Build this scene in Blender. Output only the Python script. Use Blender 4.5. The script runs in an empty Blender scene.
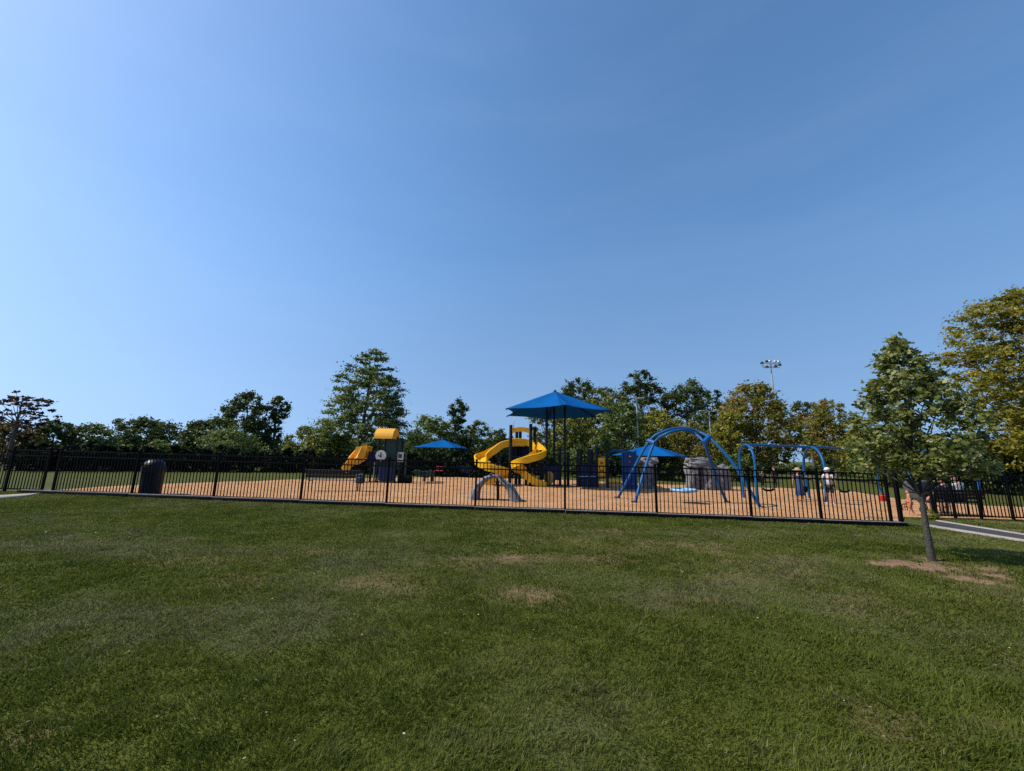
import bpy, bmesh, math, random
import numpy as np
from math import sin, cos, pi, radians, sqrt, atan2
from mathutils import Vector, Matrix, Euler

random.seed(7)
RNG = np.random.default_rng(11)
S = bpy.context.scene
COL = S.collection

# ------------------------------------------------------------------ camera
F = 385.0; PITCH = radians(10.25); ROLL = radians(1.2); H = 1.55
fw = Vector((0, cos(PITCH), sin(PITCH)))
u0 = Vector((0, -sin(PITCH), cos(PITCH))); r0 = Vector((1, 0, 0))
RV = r0 * cos(ROLL) + u0 * sin(ROLL)
UV = u0 * cos(ROLL) - r0 * sin(ROLL)
cam = bpy.data.objects.new('camera', bpy.data.cameras.new('camera'))
COL.objects.link(cam)
cam.matrix_world = Matrix(((RV.x, UV.x, -fw.x, 0), (RV.y, UV.y, -fw.y, 0), (RV.z, UV.z, -fw.z, H), (0, 0, 0, 1)))
cam.data.sensor_width = 36; cam.data.lens = F / 1024 * 36
cam.data.clip_start = .05; cam.data.clip_end = 3000
S.camera = cam

def sm(t):
    t = np.clip(t, 0, 1); return t * t * (3 - 2 * t)
def g(x, y):
    """height of the ground"""
    return -0.005 * np.clip(x, -60, 60) - 0.18 * sm((np.asarray(y) - 13) / 9)
def gz(x, y): return float(g(x, y))
def ray(px, py):
    return fw + RV * ((px - 512) / F) + UV * ((385.5 - py) / F)
def at(px, py, y):
    d = ray(px, py); t = y / d.y
    return Vector((d.x * t, y, H + d.z * t))
def ground(px, py):
    d = ray(px, py); t = .5
    while t < 900:
        if H + d.z * t <= gz(d.x * t, d.y * t): break
        t *= 1.01
    lo, hi = t / 1.01, t
    for _ in range(25):
        m = (lo + hi) / 2
        if H + d.z * m <= gz(d.x * m, d.y * m): hi = m
        else: lo = m
    return Vector((d.x * hi, d.y * hi, gz(d.x * hi, d.y * hi)))
def proj(p):
    d = Vector(p) - Vector((0, 0, H)); w = d.dot(fw)
    return 512 + F * d.dot(RV) / w, 385.5 - F * d.dot(UV) / w

# ------------------------------------------------------------------ materials
def nm(name):
    m = bpy.data.materials.new(name); m.use_nodes = True
    nt = m.node_tree; b = nt.nodes['Principled BSDF']
    return m, nt, b
def mat(name, c, rough=.6, var=.12, scale=6, bump=0., metal=0., spec=.5, bscale=None):
    """plain procedural surface: a base colour with a little noise in it"""
    m, nt, b = nm(name)
    N = nt.nodes; L = nt.links
    tc = N.new('ShaderNodeTexCoord'); no = N.new('ShaderNodeTexNoise')
    no.inputs['Scale'].default_value = scale; no.inputs['Detail'].default_value = 6
    L.new(tc.outputs['Object'], no.inputs['Vector'])
    mr = N.new('ShaderNodeMapRange'); mr.inputs['From Min'].default_value = .25; mr.inputs['From Max'].default_value = .75
    mr.inputs['To Min'].default_value = 1 - var; mr.inputs['To Max'].default_value = 1 + var
    L.new(no.outputs['Fac'], mr.inputs['Value'])
    mx = N.new('ShaderNodeMix'); mx.data_type = 'RGBA'; mx.blend_type = 'MULTIPLY'; mx.inputs[0].default_value = 1
    mx.inputs[6].default_value = (*c, 1)
    L.new(mr.outputs['Result'], mx.inputs[7]); L.new(mx.outputs[2], b.inputs['Base Color'])
    b.inputs['Roughness'].default_value = rough; b.inputs['Metallic'].default_value = metal
    b.inputs['Specular IOR Level'].default_value = spec
    if bump:
        n2 = N.new('ShaderNodeTexNoise'); n2.inputs['Scale'].default_value = bscale or scale * 4; n2.inputs['Detail'].default_value = 5
        L.new(tc.outputs['Object'], n2.inputs['Vector'])
        bp = N.new('ShaderNodeBump'); bp.inputs['Strength'].default_value = bump; bp.inputs['Distance'].default_value = .02
        L.new(n2.outputs['Fac'], bp.inputs['Height']); L.new(bp.outputs['Normal'], b.inputs['Normal'])
    return m

def leaf_mat(name, dark, mid, light, trans=.25, rough=.5, spec=.3):
    """leaves: colour picked by a per-leaf number, a little light passes through"""
    m, nt, b = nm(name); N = nt.nodes; L = nt.links
    a = N.new('ShaderNodeAttribute'); a.attribute_name = 'tint'
    cr = N.new('ShaderNodeValToRGB'); cr.color_ramp.elements[0].color = (*dark, 1); cr.color_ramp.elements[1].color = (*light, 1)
    e = cr.color_ramp.elements.new(.5); e.color = (*mid, 1)
    L.new(a.outputs['Fac'], cr.inputs['Fac']); L.new(cr.outputs['Color'], b.inputs['Base Color'])
    b.inputs['Roughness'].default_value = rough; b.inputs['Specular IOR Level'].default_value = spec
    t = N.new('ShaderNodeBsdfTranslucent'); L.new(cr.outputs['Color'], t.inputs['Color'])
    mx = N.new('ShaderNodeMixShader'); mx.inputs[0].default_value = trans
    L.new(b.outputs[0], mx.inputs[1]); L.new(t.outputs[0], mx.inputs[2])
    L.new(mx.outputs[0], N['Material Output'].inputs['Surface'])
    return m

M = dict(
    black_metal=mat('black_metal', (.0025, .0025, .003), .7, .2, 9, spec=.1),
    black_plastic=mat('black_plastic', (.003, .003, .0035), .75, .25, 5, .2, spec=.1),
    navy_plastic=mat('navy_plastic', (.005, .007, .020), .45, .2, 4, spec=.3),
    navy_steel=mat('navy_steel', (.003, .008, .016), .5, .2, 6, spec=.25),
    navy_panel=mat('navy_panel', (.006, .017, .06), .6, .2, 3, spec=.25),
    blue_steel=mat('blue_steel', (.004, .075, .215), .5, .15, 6, spec=.25),
    blue_panel=mat('blue_panel', (.005, .04, .15), .55, .15, 3, spec=.25),
    blue_fabric=mat('blue_fabric', (.003, .105, .335), .85, .10, 2.5, .15, bscale=60, spec=.05),
    yellow_plastic=mat('yellow_plastic', (.74, .41, .006), .38, .10, 3),
    orange_plastic=mat('orange_plastic', (.74, .36, .008), .4, .10, 3),
    grey_rubber=mat('grey_rubber', (.16, .16, .165), .7, .55, 22, .3),
    rock=mat('rock_concrete', (.15, .15, .155), .9, .5, 5, 1.0, bscale=7),
    dark_steel=mat('dark_steel', (.009, .014, .015), .5, .2, 6, spec=.25),
    galv=mat('galvanised_steel', (.36, .37, .38), .45, .15, 6, metal=.3),
    pale_plastic=mat('pale_plastic', (.50, .52, .47), .5, .12, 6),
    light_blue=mat('light_blue_plastic', (.22, .42, .62), .4, .1, 5),
    red_plastic=mat('red_plastic', (.50, .03, .03), .4, .1, 5),
    pink_red=mat('pink_red_plastic', (.42, .04, .07), .5, .1, 5),
    dark_green=mat('dark_green_plastic', (.012, .05, .035), .5, .2, 5),
    bench_slat=mat('bench_slat_black', (.006, .006, .007), .6, .25, 8),
    grey_plate=mat('grey_seat_plate', (.22, .22, .25), .5, .15, 8),
    concrete=mat('concrete', (.25, .225, .20), .85, .2, 5, .4),
    brown_earth=mat('brown_earth', (.20, .115, .075), .9, .3, 6, .6),
    asphalt=mat('asphalt', (.036, .032, .034), .85, .25, 12, .6, bscale=120),
    bark=mat('bark', (.085, .07, .058), .9, .35, 14, .9, bscale=30),
    grey_bark=mat('grey_bark', (.042, .037, .032), .9, .4, 12, .9, bscale=40),
    charcoal=mat('charcoal_fabric', (.05, .05, .062), .85, .2, 12),
    teal_dark=mat('dark_teal_fabric', (.010, .028, .045), .7, .2, 8),
    skin=mat('skin', (.42, .22, .15), .55, .06, 9),
    hair_dark=mat('hair_dark', (.02, .013, .01), .6, .3, 30),
    hair_brown=mat('hair_brown', (.10, .055, .03), .6, .3, 30),
    straw=mat('straw_hat', (.34, .22, .12), .8, .2, 30, .3),
    cloth_blue=mat('cloth_denim', (.025, .05, .14), .85, .2, 14),
    cloth_white=mat('cloth_white', (.62, .60, .60), .85, .12, 10),
    cloth_check=mat('cloth_pale_check', (.42, .41, .44), .85, .45, 30),
    cloth_black=mat('cloth_black', (.014, .014, .017), .85, .2, 10),
    cloth_navy=mat('cloth_navy', (.015, .02, .06), .85, .2, 10),
    cloth_pink=mat('cloth_pink', (.42, .20, .22), .85, .15, 10),
    cloth_orange=mat('cloth_orange', (.50, .16, .06), .85, .15, 10),
    shoe_white=mat('shoe_white', (.60, .60, .60), .6, .1, 10),
    shoe_dark=mat('shoe_dark', (.02, .018, .018), .6, .2, 10),
    car_white=mat('car_white', (.72, .72, .72), .25, .05, 3),
    car_glass=mat('car_glass', (.012, .014, .016), .08, .1, 3),
    tyre=mat('tyre_rubber', (.015, .015, .015), .8, .2, 10),
    lamp_red=mat('tail_lamp_red', (.35, .01, .01), .3, .1, 5),
    lamp_glass=mat('lamp_glass', (.55, .57, .6), .2, .1, 5),
    eye=mat('eye_dark', (.01, .01, .01), .3, .1, 5),
)

# shade cloth lets some blue light through
_m = M['blue_fabric'].node_tree; _t = _m.nodes.new('ShaderNodeBsdfTranslucent'); _t.inputs['Color'].default_value = (.004, .11, .42, 1)
_x = _m.nodes.new('ShaderNodeMixShader'); _x.inputs[0].default_value = .22
_m.links.new(_m.nodes['Principled BSDF'].outputs[0], _x.inputs[1]); _m.links.new(_t.outputs[0], _x.inputs[2]); _m.links.new(_x.outputs[0], _m.nodes['Material Output'].inputs['Surface'])

# ------------------------------------------------------------------ mesh helpers
def link(o, parent=None):
    COL.objects.link(o)
    if parent is not None: o.parent = parent
    return o
def tag(o, label=None, cat=None, group=None, kind=None):
    if label: o['label'] = label
    if cat: o['category'] = cat
    if group: o['group'] = group
    if kind: o['kind'] = kind
    return o
def empty(name, loc, label, cat, group=None, rz=0):
    o = bpy.data.objects.new(name, None); o.empty_display_size = .2
    COL.objects.link(o); o.location = loc; o.rotation_euler = (0, 0, rz)
    return tag(o, label, cat, group)
def arr_mesh(name, V, Fc, material, parent=None, smooth=False, face_attr=None, vert_attr=None):
    V = np.asarray(V, dtype=np.float32); Fc = np.asarray(Fc, dtype=np.int32)
    me = bpy.data.meshes.new(name); k = Fc.shape[1]; n = len(Fc)
    me.vertices.add(len(V)); me.vertices.foreach_set('co', V.ravel())
    me.loops.add(n * k); me.loops.foreach_set('vertex_index', Fc.ravel())
    me.polygons.add(n); me.polygons.foreach_set('loop_start', np.arange(0, n * k, k, dtype=np.int32))
    if smooth: me.polygons.foreach_set('use_smooth', np.ones(n, dtype=bool))
    for nme, v in (face_attr or {}).items():
        at_ = me.attributes.new(nme, 'FLOAT', 'FACE'); at_.data.foreach_set('value', np.asarray(v, dtype=np.float32))
    for nme, v in (vert_attr or {}).items():
        at_ = me.attributes.new(nme, 'FLOAT', 'POINT'); at_.data.foreach_set('value', np.asarray(v, dtype=np.float32))
    me.update(calc_edges=True)
    me.materials.append(material)
    return link(bpy.data.objects.new(name, me), parent)

class MB:
    """collects boxes, tubes, lathes and sheets; build() links them as ONE mesh object.
    o = world position of the thing's root, subtracted at build time."""
    def __init__(s, o=(0, 0, 0)): s.v = []; s.f = []; s.sm = []; s.o = Vector(o)
    def add(s, vs, fs, smooth=False):
        b = len(s.v); s.v += [Vector(v) for v in vs]
        s.f += [[b + i for i in f] for f in fs]; s.sm += [smooth] * len(fs); return s
    def box(s, c, size, rz=0, rx=0, ry=0, bev=0):
        hx, hy, hz = size[0] / 2, size[1] / 2, size[2] / 2
        R_ = Euler((rx, ry, rz)).to_matrix(); c = Vector(c)
        if bev:
            b = min(bev, hx * .9, hy * .9, hz * .9); vs = []
            for sx in (-1, 1):
                for sy in (-1, 1):
                    for sz in (-1, 1):
                        vs += [c + R_ @ Vector((sx * (hx - b), sy * (hy - b), sz * hz)), c + R_ @ Vector((sx * (hx - b), sy * hy, sz * (hz - b))), c + R_ @ Vector((sx * hx, sy * (hy - b), sz * (hz - b)))]
            bm = bmesh.new(); [bm.verts.new(v) for v in vs]
            bmesh.ops.convex_hull(bm, input=bm.verts); bm.verts.index_update()
            s.add([v.co for v in bm.verts], [[v.index for v in f.verts] for f in bm.faces]); bm.free(); return s
        vs = [c + R_ @ Vector((x * hx, y * hy, z * hz)) for x in (-1, 1) for y in (-1, 1) for z in (-1, 1)]
        return s.add(vs, [(0, 1, 3, 2), (4, 6, 7, 5), (0, 4, 5, 1), (2, 3, 7, 6), (0, 2, 6, 4), (1, 5, 7, 3)])
    def tube(s, pts, r, n=8, r2=None, close=False):
        pts = [Vector(p) for p in pts]; k = len(pts); up = None; rings = []
        for i, p in enumerate(pts):
            if close: t = pts[(i + 1) % k] - pts[i - 1]
            else: t = pts[min(i + 1, k - 1)] - pts[max(i - 1, 0)]
            t.normalize()
            if up is None:
                a = Vector((0, 0, 1)) if abs(t.z) < .9 else Vector((1, 0, 0)); up = (a - t * a.dot(t)).normalized()
            else:
                up = (up - t * up.dot(t)).normalized()
            w = t.cross(up)
            rr = r if r2 is None else r + (r2 - r) * i / max(1, k - 1)
            if isinstance(r, (list, tuple)): rr = r[i]
            rings.append([p + (up * cos(2 * pi * j / n) + w * sin(2 * pi * j / n)) * rr for j in range(n)])
        vs = [v for ring in rings for v in ring]; fs = []
        for i in range(k if close else k - 1):
            for j in range(n):
                a = (i % k) * n; b = ((i + 1) % k) * n
                fs.append((a + j, a + (j + 1) % n, b + (j + 1) % n, b + j))
        s.add(vs, fs, True)
        if not close:
            s.add(rings[0], [tuple(reversed(range(n)))]); s.add(rings[-1], [tuple(range(n))])
        return s
    def lathe(s, c, prof, n=24, sx=1, sy=1):
        c = Vector(c); vs = []; fs = []
        for (r, z) in prof:
            for j in range(n): vs.append(c + Vector((sx * r * cos(2 * pi * j / n), sy * r * sin(2 * pi * j / n), z)))
        for i in range(len(prof) - 1):
            for j in range(n):
                fs.append((i * n + j, i * n + (j + 1) % n, (i + 1) * n + (j + 1) % n, (i + 1) * n + j))
        s.add(vs, fs, True)
        s.add(vs[:n], [tuple(reversed(range(n)))]); s.add(vs[-n:], [tuple(range(n))]); return s
    def prism(s, poly, d):
        """extrude a planar polygon (list of points) by vector d"""
        n = len(poly); d = Vector(d); vs = [Vector(p) for p in poly] + [Vector(p) + d for p in poly]
        fs = [tuple(range(n)), tuple(reversed(range(n, 2 * n)))] + [(i, i + n, (i + 1) % n + n, (i + 1) % n) for i in range(n)]
        return s.add(vs, fs)
    def sweep(s, pts, sect, closed_section=True):
        """sweep a section [(side, up)] along a path, up staying near vertical"""
        pts = [Vector(p) for p in pts]; k = len(pts); m = len(sect); vs = []
        for i, p in enumerate(pts):
            t = (pts[min(i + 1, k - 1)] - pts[max(i - 1, 0)]).normalized()
            w = t.cross(Vector((0, 0, 1)));
            if w.length < 1e-3: w = Vector((1, 0, 0))
            w.normalize(); up = w.cross(t)
            vs += [p + w * a + up * b for a, b in sect]
        fs = []
        for i in range(k - 1):
            for j in range(m): fs.append((i * m + j, i * m + (j + 1) % m, (i + 1) * m + (j + 1) % m, (i + 1) * m + j))
        fs.append(tuple(reversed(range(m)))); fs.append(tuple(range((k - 1) * m, k * m)))
        return s.add(vs, fs)
    def build(s, name, material, parent=None, bevel=0, fix=True):
        me = bpy.data.meshes.new(name)
        me.from_pydata([v - s.o for v in s.v], [], s.f)
        me.polygons.foreach_set('use_smooth', s.sm)
        if fix:
            bm = bmesh.new(); bm.from_mesh(me); bmesh.ops.recalc_face_normals(bm, faces=bm.faces); bm.to_mesh(me); bm.free()
        me.materials.append(material); me.update()
        o = link(bpy.data.objects.new(name, me), parent)
        if bevel:
            b = o.modifiers.new('bevel', 'BEVEL'); b.width = bevel; b.segments = 2; b.limit_method = 'ANGLE'
        return o
def spline(pts, n=6):
    pts = [Vector(p) for p in pts]; out = []
    P = [pts[0] * 2 - pts[1]] + pts + [pts[-1] * 2 - pts[-2]]
    for i in range(1, len(P) - 2):
        a, b, c, d = P[i - 1:i + 3]
        for j in range(n):
            t = j / n
            out.append(.5 * ((2 * b) + (c - a) * t + (2 * a - 5 * b + 4 * c - d) * t * t + (3 * b - a - 3 * c + d) * t ** 3))
    out.append(pts[-1]); return out
def copy_tree(o, parent=None):
    c = o.copy(); COL.objects.link(c)
    if parent is not None: c.parent = parent
    for ch in o.children: copy_tree(ch, c)
    return c

# ------------------------------------------------------------------ world and sun
SUN_EL, SUN_AZ = 46, -94          # degrees; azimuth from +Y, clockwise (left of the view)
w = bpy.data.worlds.new('World'); S.world = w; w.use_nodes = True
nt = w.node_tree; bg = nt.nodes['Background']
sky = nt.nodes.new('ShaderNodeTexSky'); sky.sky_type = 'NISHITA'; sky.sun_disc = False
sky.sun_elevation = radians(SUN_EL); sky.sun_rotation = radians(SUN_AZ)
sky.air_density = 1.0; sky.dust_density = .7; sky.ozone_density = 3.0; sky.altitude = 0
# look a little higher than the horizon haze, which the photo's dry sky does not show
tcw = nt.nodes.new('ShaderNodeTexCoord'); sx_ = nt.nodes.new('ShaderNodeSeparateXYZ'); cx_ = nt.nodes.new('ShaderNodeCombineXYZ')
mrz = nt.nodes.new('ShaderNodeMapRange'); mrz.inputs['From Min'].default_value = -.05; mrz.inputs['From Max'].default_value = 1
mrz.inputs['To Min'].default_value = .25; mrz.inputs['To Max'].default_value = .80
vn = nt.nodes.new('ShaderNodeVectorMath'); vn.operation = 'NORMALIZE'
nt.links.new(tcw.outputs['Generated'], sx_.inputs[0])
for k_i in (0, 1): nt.links.new(sx_.outputs[k_i], cx_.inputs[k_i])
nt.links.new(sx_.outputs[2], mrz.inputs['Value']); nt.links.new(mrz.outputs[0], cx_.inputs[2])
nt.links.new(cx_.outputs[0], vn.inputs[0]); nt.links.new(vn.outputs[0], sky.inputs['Vector'])
hs = nt.nodes.new('ShaderNodeHueSaturation'); hs.inputs['Hue'].default_value = .496
ms = nt.nodes.new('ShaderNodeMapRange'); ms.inputs['From Max'].default_value = .5; ms.inputs['To Min'].default_value = .98; ms.inputs['To Max'].default_value = 1.14
mv = nt.nodes.new('ShaderNodeMapRange'); mv.inputs['From Max'].default_value = .4; mv.inputs['To Min'].default_value = .86; mv.inputs['To Max'].default_value = 1.0
mp = nt.nodes.new('ShaderNodeMapping'); mp.inputs['Scale'].default_value = (1.6, 1.6, 9); mp.inputs['Rotation'].default_value = (.06, .12, 0)
wn = nt.nodes.new('ShaderNodeTexNoise'); wn.inputs['Scale'].default_value = 1.6; wn.inputs['Detail'].default_value = 7; wn.inputs['Roughness'].default_value = .6
wr = nt.nodes.new('ShaderNodeMapRange'); wr.inputs['From Min'].default_value = .45; wr.inputs['From Max'].default_value = .8; wr.inputs['To Max'].default_value = .022
wm = nt.nodes.new('ShaderNodeMix'); wm.data_type = 'RGBA'; wm.inputs[7].default_value = (5.2, 6.0, 7.2, 1)
for n_ in (ms, mv): nt.links.new(sx_.outputs[2], n_.inputs['Value'])
nt.links.new(ms.outputs[0], hs.inputs['Saturation']); nt.links.new(mv.outputs[0], hs.inputs['Value'])
nt.links.new(tcw.outputs['Generated'], mp.inputs[0]); nt.links.new(mp.outputs[0], wn.inputs['Vector']); nt.links.new(wn.outputs['Fac'], wr.inputs['Value'])
nt.links.new(sky.outputs[0], hs.inputs['Color']); nt.links.new(hs.outputs[0], wm.inputs[6]); nt.links.new(wr.outputs[0], wm.inputs[0]); nt.links.new(wm.outputs[2], bg.inputs[0]); bg.inputs[1].default_value = .15
sl = bpy.data.lights.new('sun', 'SUN'); sl.energy = 4.0; sl.angle = radians(.55); sl.color = (1, .92, .80)
so = link(bpy.data.objects.new('sun', sl)); so.location = (-30, 5, 40)
sd = Vector((sin(radians(SUN_AZ)) * cos(radians(SUN_EL)), cos(radians(SUN_AZ)) * cos(radians(SUN_EL)), sin(radians(SUN_EL))))
so.rotation_euler = sd.to_track_quat('Z', 'Y').to_euler()
S.view_settings.view_transform = 'Standard'; S.view_settings.look = 'None'
S.view_settings.gamma = 1; S.view_settings.exposure = .4
S.view_settings.use_curve_mapping = False

# ------------------------------------------------------------------ fence line
PA, PB = ground(130, 496.5), ground(822, 523)
def fline(x): return PA.y + (PB.y - PA.y) * (x - PA.x) / (PB.x - PA.x)
def on_line(px, yfun):
    lo, hi = -60., 60.
    for _ in range(50):
        m = (lo + hi) / 2
        q = Vector((m, yfun(m), gz(m, yfun(m))))
        if proj(q)[0] < px: lo = m
        else: hi = m
    return Vector((lo, yfun(lo), gz(lo, yfun(lo))))

# ------------------------------------------------------------------ ground
def vnoise(x, y, seed=0):
    """smooth value noise on arrays"""
    r = np.random.default_rng(seed); T = r.random((64, 64))
    xi = np.floor(x).astype(int); yi = np.floor(y).astype(int); fx = sm(x - xi); fy = sm(y - yi)
    a = T[xi % 64, yi % 64]; b = T[(xi + 1) % 64, yi % 64]; c = T[xi % 64, (yi + 1) % 64]; d = T[(xi + 1) % 64, (yi + 1) % 64]
    return (a * (1 - fx) + b * fx) * (1 - fy) + (c * (1 - fx) + d * fx) * fy
def fbm(x, y, seed=0, oct=4):
    s = 0; a = .5
    for i in range(oct): s = s + a * vnoise(x * 2 ** i + 13.7 * i, y * 2 ** i + 5.1 * i, seed + i); a *= .5
    return s / .94
# worn spots of the lawn: (pixel in the photo, radius x, radius y, strength)
WORN = [(530, 557, .6, .30, .75), (545, 541, .9, .4, .5), (525, 594, .30, .22, .65), (595, 560, 1.1, .35, .55), (395, 580, .5, .26, .5),
        (640, 532, 2.2, .22, .5), (760, 532, 1.6, .2, .35), (936, 568, .85, .55, 1.35), (975, 577, .6, .45, .9), (890, 556, .9, .3, .45), (1010, 600, .9, .3, .4), (800, 562, 1.5, .45, .5), (325, 551, .5, .18, .6),
        (240, 578, .4, .2, .5), (890, 716, .22, .14, .42), (990, 722, .16, .10, .6), (1000, 660, .35, .14, .5), (30, 738, .12, .08, .6),
        (700, 600, .6, .2, .3), (690, 545, 1.3, .4, .5), (760, 575, 1.0, .35, .45), (480, 560, .8, .3, .4), (200, 560, .7, .3, .35), (480, 520, 2.5, .2, .35), (560, 520, 1.6, .16, .4), (860, 600, .9, .3, .35)]
WPOS = [(ground(a, b), rx, ry, k) for a, b, rx, ry, k in WORN]
def bare(x, y):
    n = fbm(x * 1.7, y * 1.7, 3); n2 = fbm(x * 6, y * 6, 8); b = np.zeros_like(x)
    for p, rx, ry, k in WPOS:
        d = np.sqrt(((x - p.x) / (rx * 1.5)) ** 2 + ((y - p.y) / (ry * 1.9)) ** 2)
        b = np.maximum(b, k * np.clip(1.1 - d + (n - .5) * 1.9, 0, 1))
    return np.clip(b * (.10 + 1.55 * n2), 0, 1)
def pale(x, y):
    """0 lush green .. 1 grey, thin, dry grass"""
    return np.clip((fbm(x * .42 + 3, y * .8 + 9, 21) - .40) * 3.2 + (fbm(x * 2.3, y * 2.3, 31) - .5) * .9, 0, 1)

def axis(lo, hi, step, outs):
    a = list(np.arange(lo, hi + 1e-6, step)); s = step; v = hi; r = []
    while v < outs: s *= 1.35; v += s; r.append(v)
    return a, r
a, r = axis(-17, 17, .1, 900); xs = np.array([-v for v in reversed(r)] + a + r)
a, r = axis(1, 14, .09, 900); ys = np.array([-200, -60, -20, -8, -3, -1, 0, .5] + a + r)
X, Y = np.meshgrid(xs, ys); nx, ny = len(xs), len(ys)
near = (np.abs(X) < 17) & (Y < 14)
Z = g(X, Y) + np.where(near, (fbm(X * .9, Y * .9, 5) - .5) * .03 * np.clip((12.3 - Y) / 2, 0, 1), 0)
idx = np.arange(nx * ny).reshape(ny, nx)
Fq = np.stack([idx[:-1, :-1], idx[:-1, 1:], idx[1:, 1:], idx[1:, :-1]], -1).reshape(-1, 4)
xf, yf = X.ravel(), Y.ravel()
m, nt, b = nm('lawn'); N = nt.nodes; L = nt.links
tc = N.new('ShaderNodeTexCoord')
def noise(scale, detail=5, src=None):
    n = N.new('ShaderNodeTexNoise'); n.inputs['Scale'].default_value = scale; n.inputs['Detail'].default_value = detail
    L.new(tc.outputs['Object'], n.inputs['Vector']); return n
def ramp(src, stops):
    c = N.new('ShaderNodeValToRGB'); c.color_ramp.elements[0].position = stops[0][0]; c.color_ramp.elements[0].color = (*stops[0][1], 1)
    c.color_ramp.elements[1].position = stops[-1][0]; c.color_ramp.elements[1].color = (*stops[-1][1], 1)
    for p_, c_ in stops[1:-1]: e = c.color_ramp.elements.new(p_); e.color = (*c_, 1)
    L.new(src, c.inputs['Fac']); return c
def mixc(fac, a_, b_):
    x = N.new('ShaderNodeMix'); x.data_type = 'RGBA'
    if isinstance(fac, float): x.inputs[0].default_value = fac
    else: L.new(fac, x.inputs[0])
    L.new(a_, x.inputs[6]); L.new(b_, x.inputs[7]); return x.outputs[2]
big = ramp(noise(.35, 6).outputs['Fac'], [(.3, (.056, .066, .008)), (.5, (.078, .090, .011)), (.7, (.100, .104, .020))])
fine = ramp(noise(38, 8).outputs['Fac'], [(.3, (.026, .034, .005)), (.5, (.062, .074, .010)), (.72, (.115, .115, .034))])
ab = N.new('ShaderNodeAttribute'); ab.attribute_name = 'bare'
ap = N.new('ShaderNodeAttribute'); ap.attribute_name = 'pale'
soil = ramp(noise(14, 6).outputs['Fac'], [(.3, (.13, .080, .048)), (.55, (.24, .150, .095)), (.75, (.33, .22, .145))])
dry = ramp(noise(20, 5).outputs['Fac'], [(.3, (.055, .062, .03)), (.7, (.105, .105, .062))])
c1 = mixc(.5, big.outputs['Color'], fine.outputs['Color'])
c2 = mixc(ap.outputs['Fac'], c1, dry.outputs['Color'])
c3 = mixc(ab.outputs['Fac'], c2, soil.outputs['Color'])
L.new(c3, b.inputs['Base Color']); b.inputs['Roughness'].default_value = .95; b.inputs['Specular IOR Level'].default_value = .1
bp = N.new('ShaderNodeBump'); bp.inputs['Strength'].default_value = .8; bp.inputs['Distance'].default_value = .04
L.new(noise(45, 8).outputs['Fac'], bp.inputs['Height']); L.new(bp.outputs['Normal'], b.inputs['Normal'])
lawn = arr_mesh('lawn', np.stack([xf, yf, Z.ravel()], -1), Fq, m, None, True,
                vert_attr={'bare': np.where(near.ravel(), bare(xf, yf), 0), 'pale': np.where(near.ravel(), pale(xf, yf) * .6, .15)})
tag(lawn, kind='structure')
def gnear(x, y):
    x = np.asarray(x, float); y = np.asarray(y, float)
    return g(x, y) + (fbm(x * .9, y * .9, 5) - .5) * .03 * np.clip((12.3 - y) / 2, 0, 1)

# mulch bed of the playground
MUL = [(49, 491), (110, 487), (200, 483), (290, 480), (370, 478.5), (450, 477.5), (560, 480), (640, 484), (700, 486), (800, 489), (850, 491.5), (905, 500), (985, 506.5), (1040, 508), (1100, 509)]
def right_line(x): return YR
YR = ground(960, 519.3).y
RG0 = on_line(902, fline)
def near_edge(x):
    if x < RG0.x: return fline(x) - .03
    return YR - .03 if x > RG0.x + 1.6 else fline(RG0.x) + (YR - fline(RG0.x)) * (x - RG0.x) / 1.6 - .03
far = [ground(*q) for q in MUL]
fx = np.array([p.x for p in far]); fy = np.array([p.y for p in far])
# the outline runs along the photo's far edge; each far point is joined to a near point
par = np.linspace(0, 1, len(far)); U_ = np.linspace(0, 1, 160)
FX = np.interp(U_, par, fx); FY = np.interp(U_, par, fy)
x_l = on_line(52, fline).x; NX = np.linspace(x_l, on_line(1100, right_line).x, 160)
NY = np.array([near_edge(v) for v in NX]); T_ = np.linspace(0, 1, 40)
VX = NX[None] + (FX - NX)[None] * T_[:, None]; VY = NY[None] + (FY - NY)[None] * T_[:, None]
wob = np.where(T_[:, None] > .97, 1, 0) * (fbm(VX * 1.2, VY * 1.2, 77) - .5) * .8
VY = VY + wob
VZ = g(VX, VY) + .03 + (fbm(VX * 1.1, VY * 1.1, 41) - .5) * .05 * np.clip(T_[:, None] * 12, 0, 1)
idx = np.arange(160 * 40).reshape(40, 160)
Fq = np.stack([idx[:-1, :-1], idx[:-1, 1:], idx[1:, 1:], idx[1:, :-1]], -1).reshape(-1, 4)
m, nt, b = nm('wood_mulch'); N = nt.nodes; L = nt.links; tc = N.new('ShaderNodeTexCoord')
vo = N.new('ShaderNodeTexVoronoi'); vo.inputs['Scale'].default_value = 18; L.new(tc.outputs['Object'], vo.inputs['Vector'])
sp = N.new('ShaderNodeSeparateColor'); L.new(vo.outputs['Color'], sp.inputs[0])
chips = ramp(sp.outputs[0], [(0., (.28, .135, .055)), (.5, (.46, .235, .105)), (1., (.62, .36, .185))])
blot = ramp(noise(.9, 8).outputs['Fac'], [(.3, (.33, .155, .065)), (.46, (.47, .25, .115)), (.7, (.58, .35, .19))])
L.new(mixc(.55, chips.outputs['Color'], blot.outputs['Color']), b.inputs['Base Color']); b.inputs['Roughness'].default_value = .95; b.inputs['Specular IOR Level'].default_value = .1
bp = N.new('ShaderNodeBump'); bp.inputs['Strength'].default_value = .9; bp.inputs['Distance'].default_value = .05
L.new(vo.outputs['Distance'], bp.inputs['Height']); L.new(bp.outputs['Normal'], b.inputs['Normal'])
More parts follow.
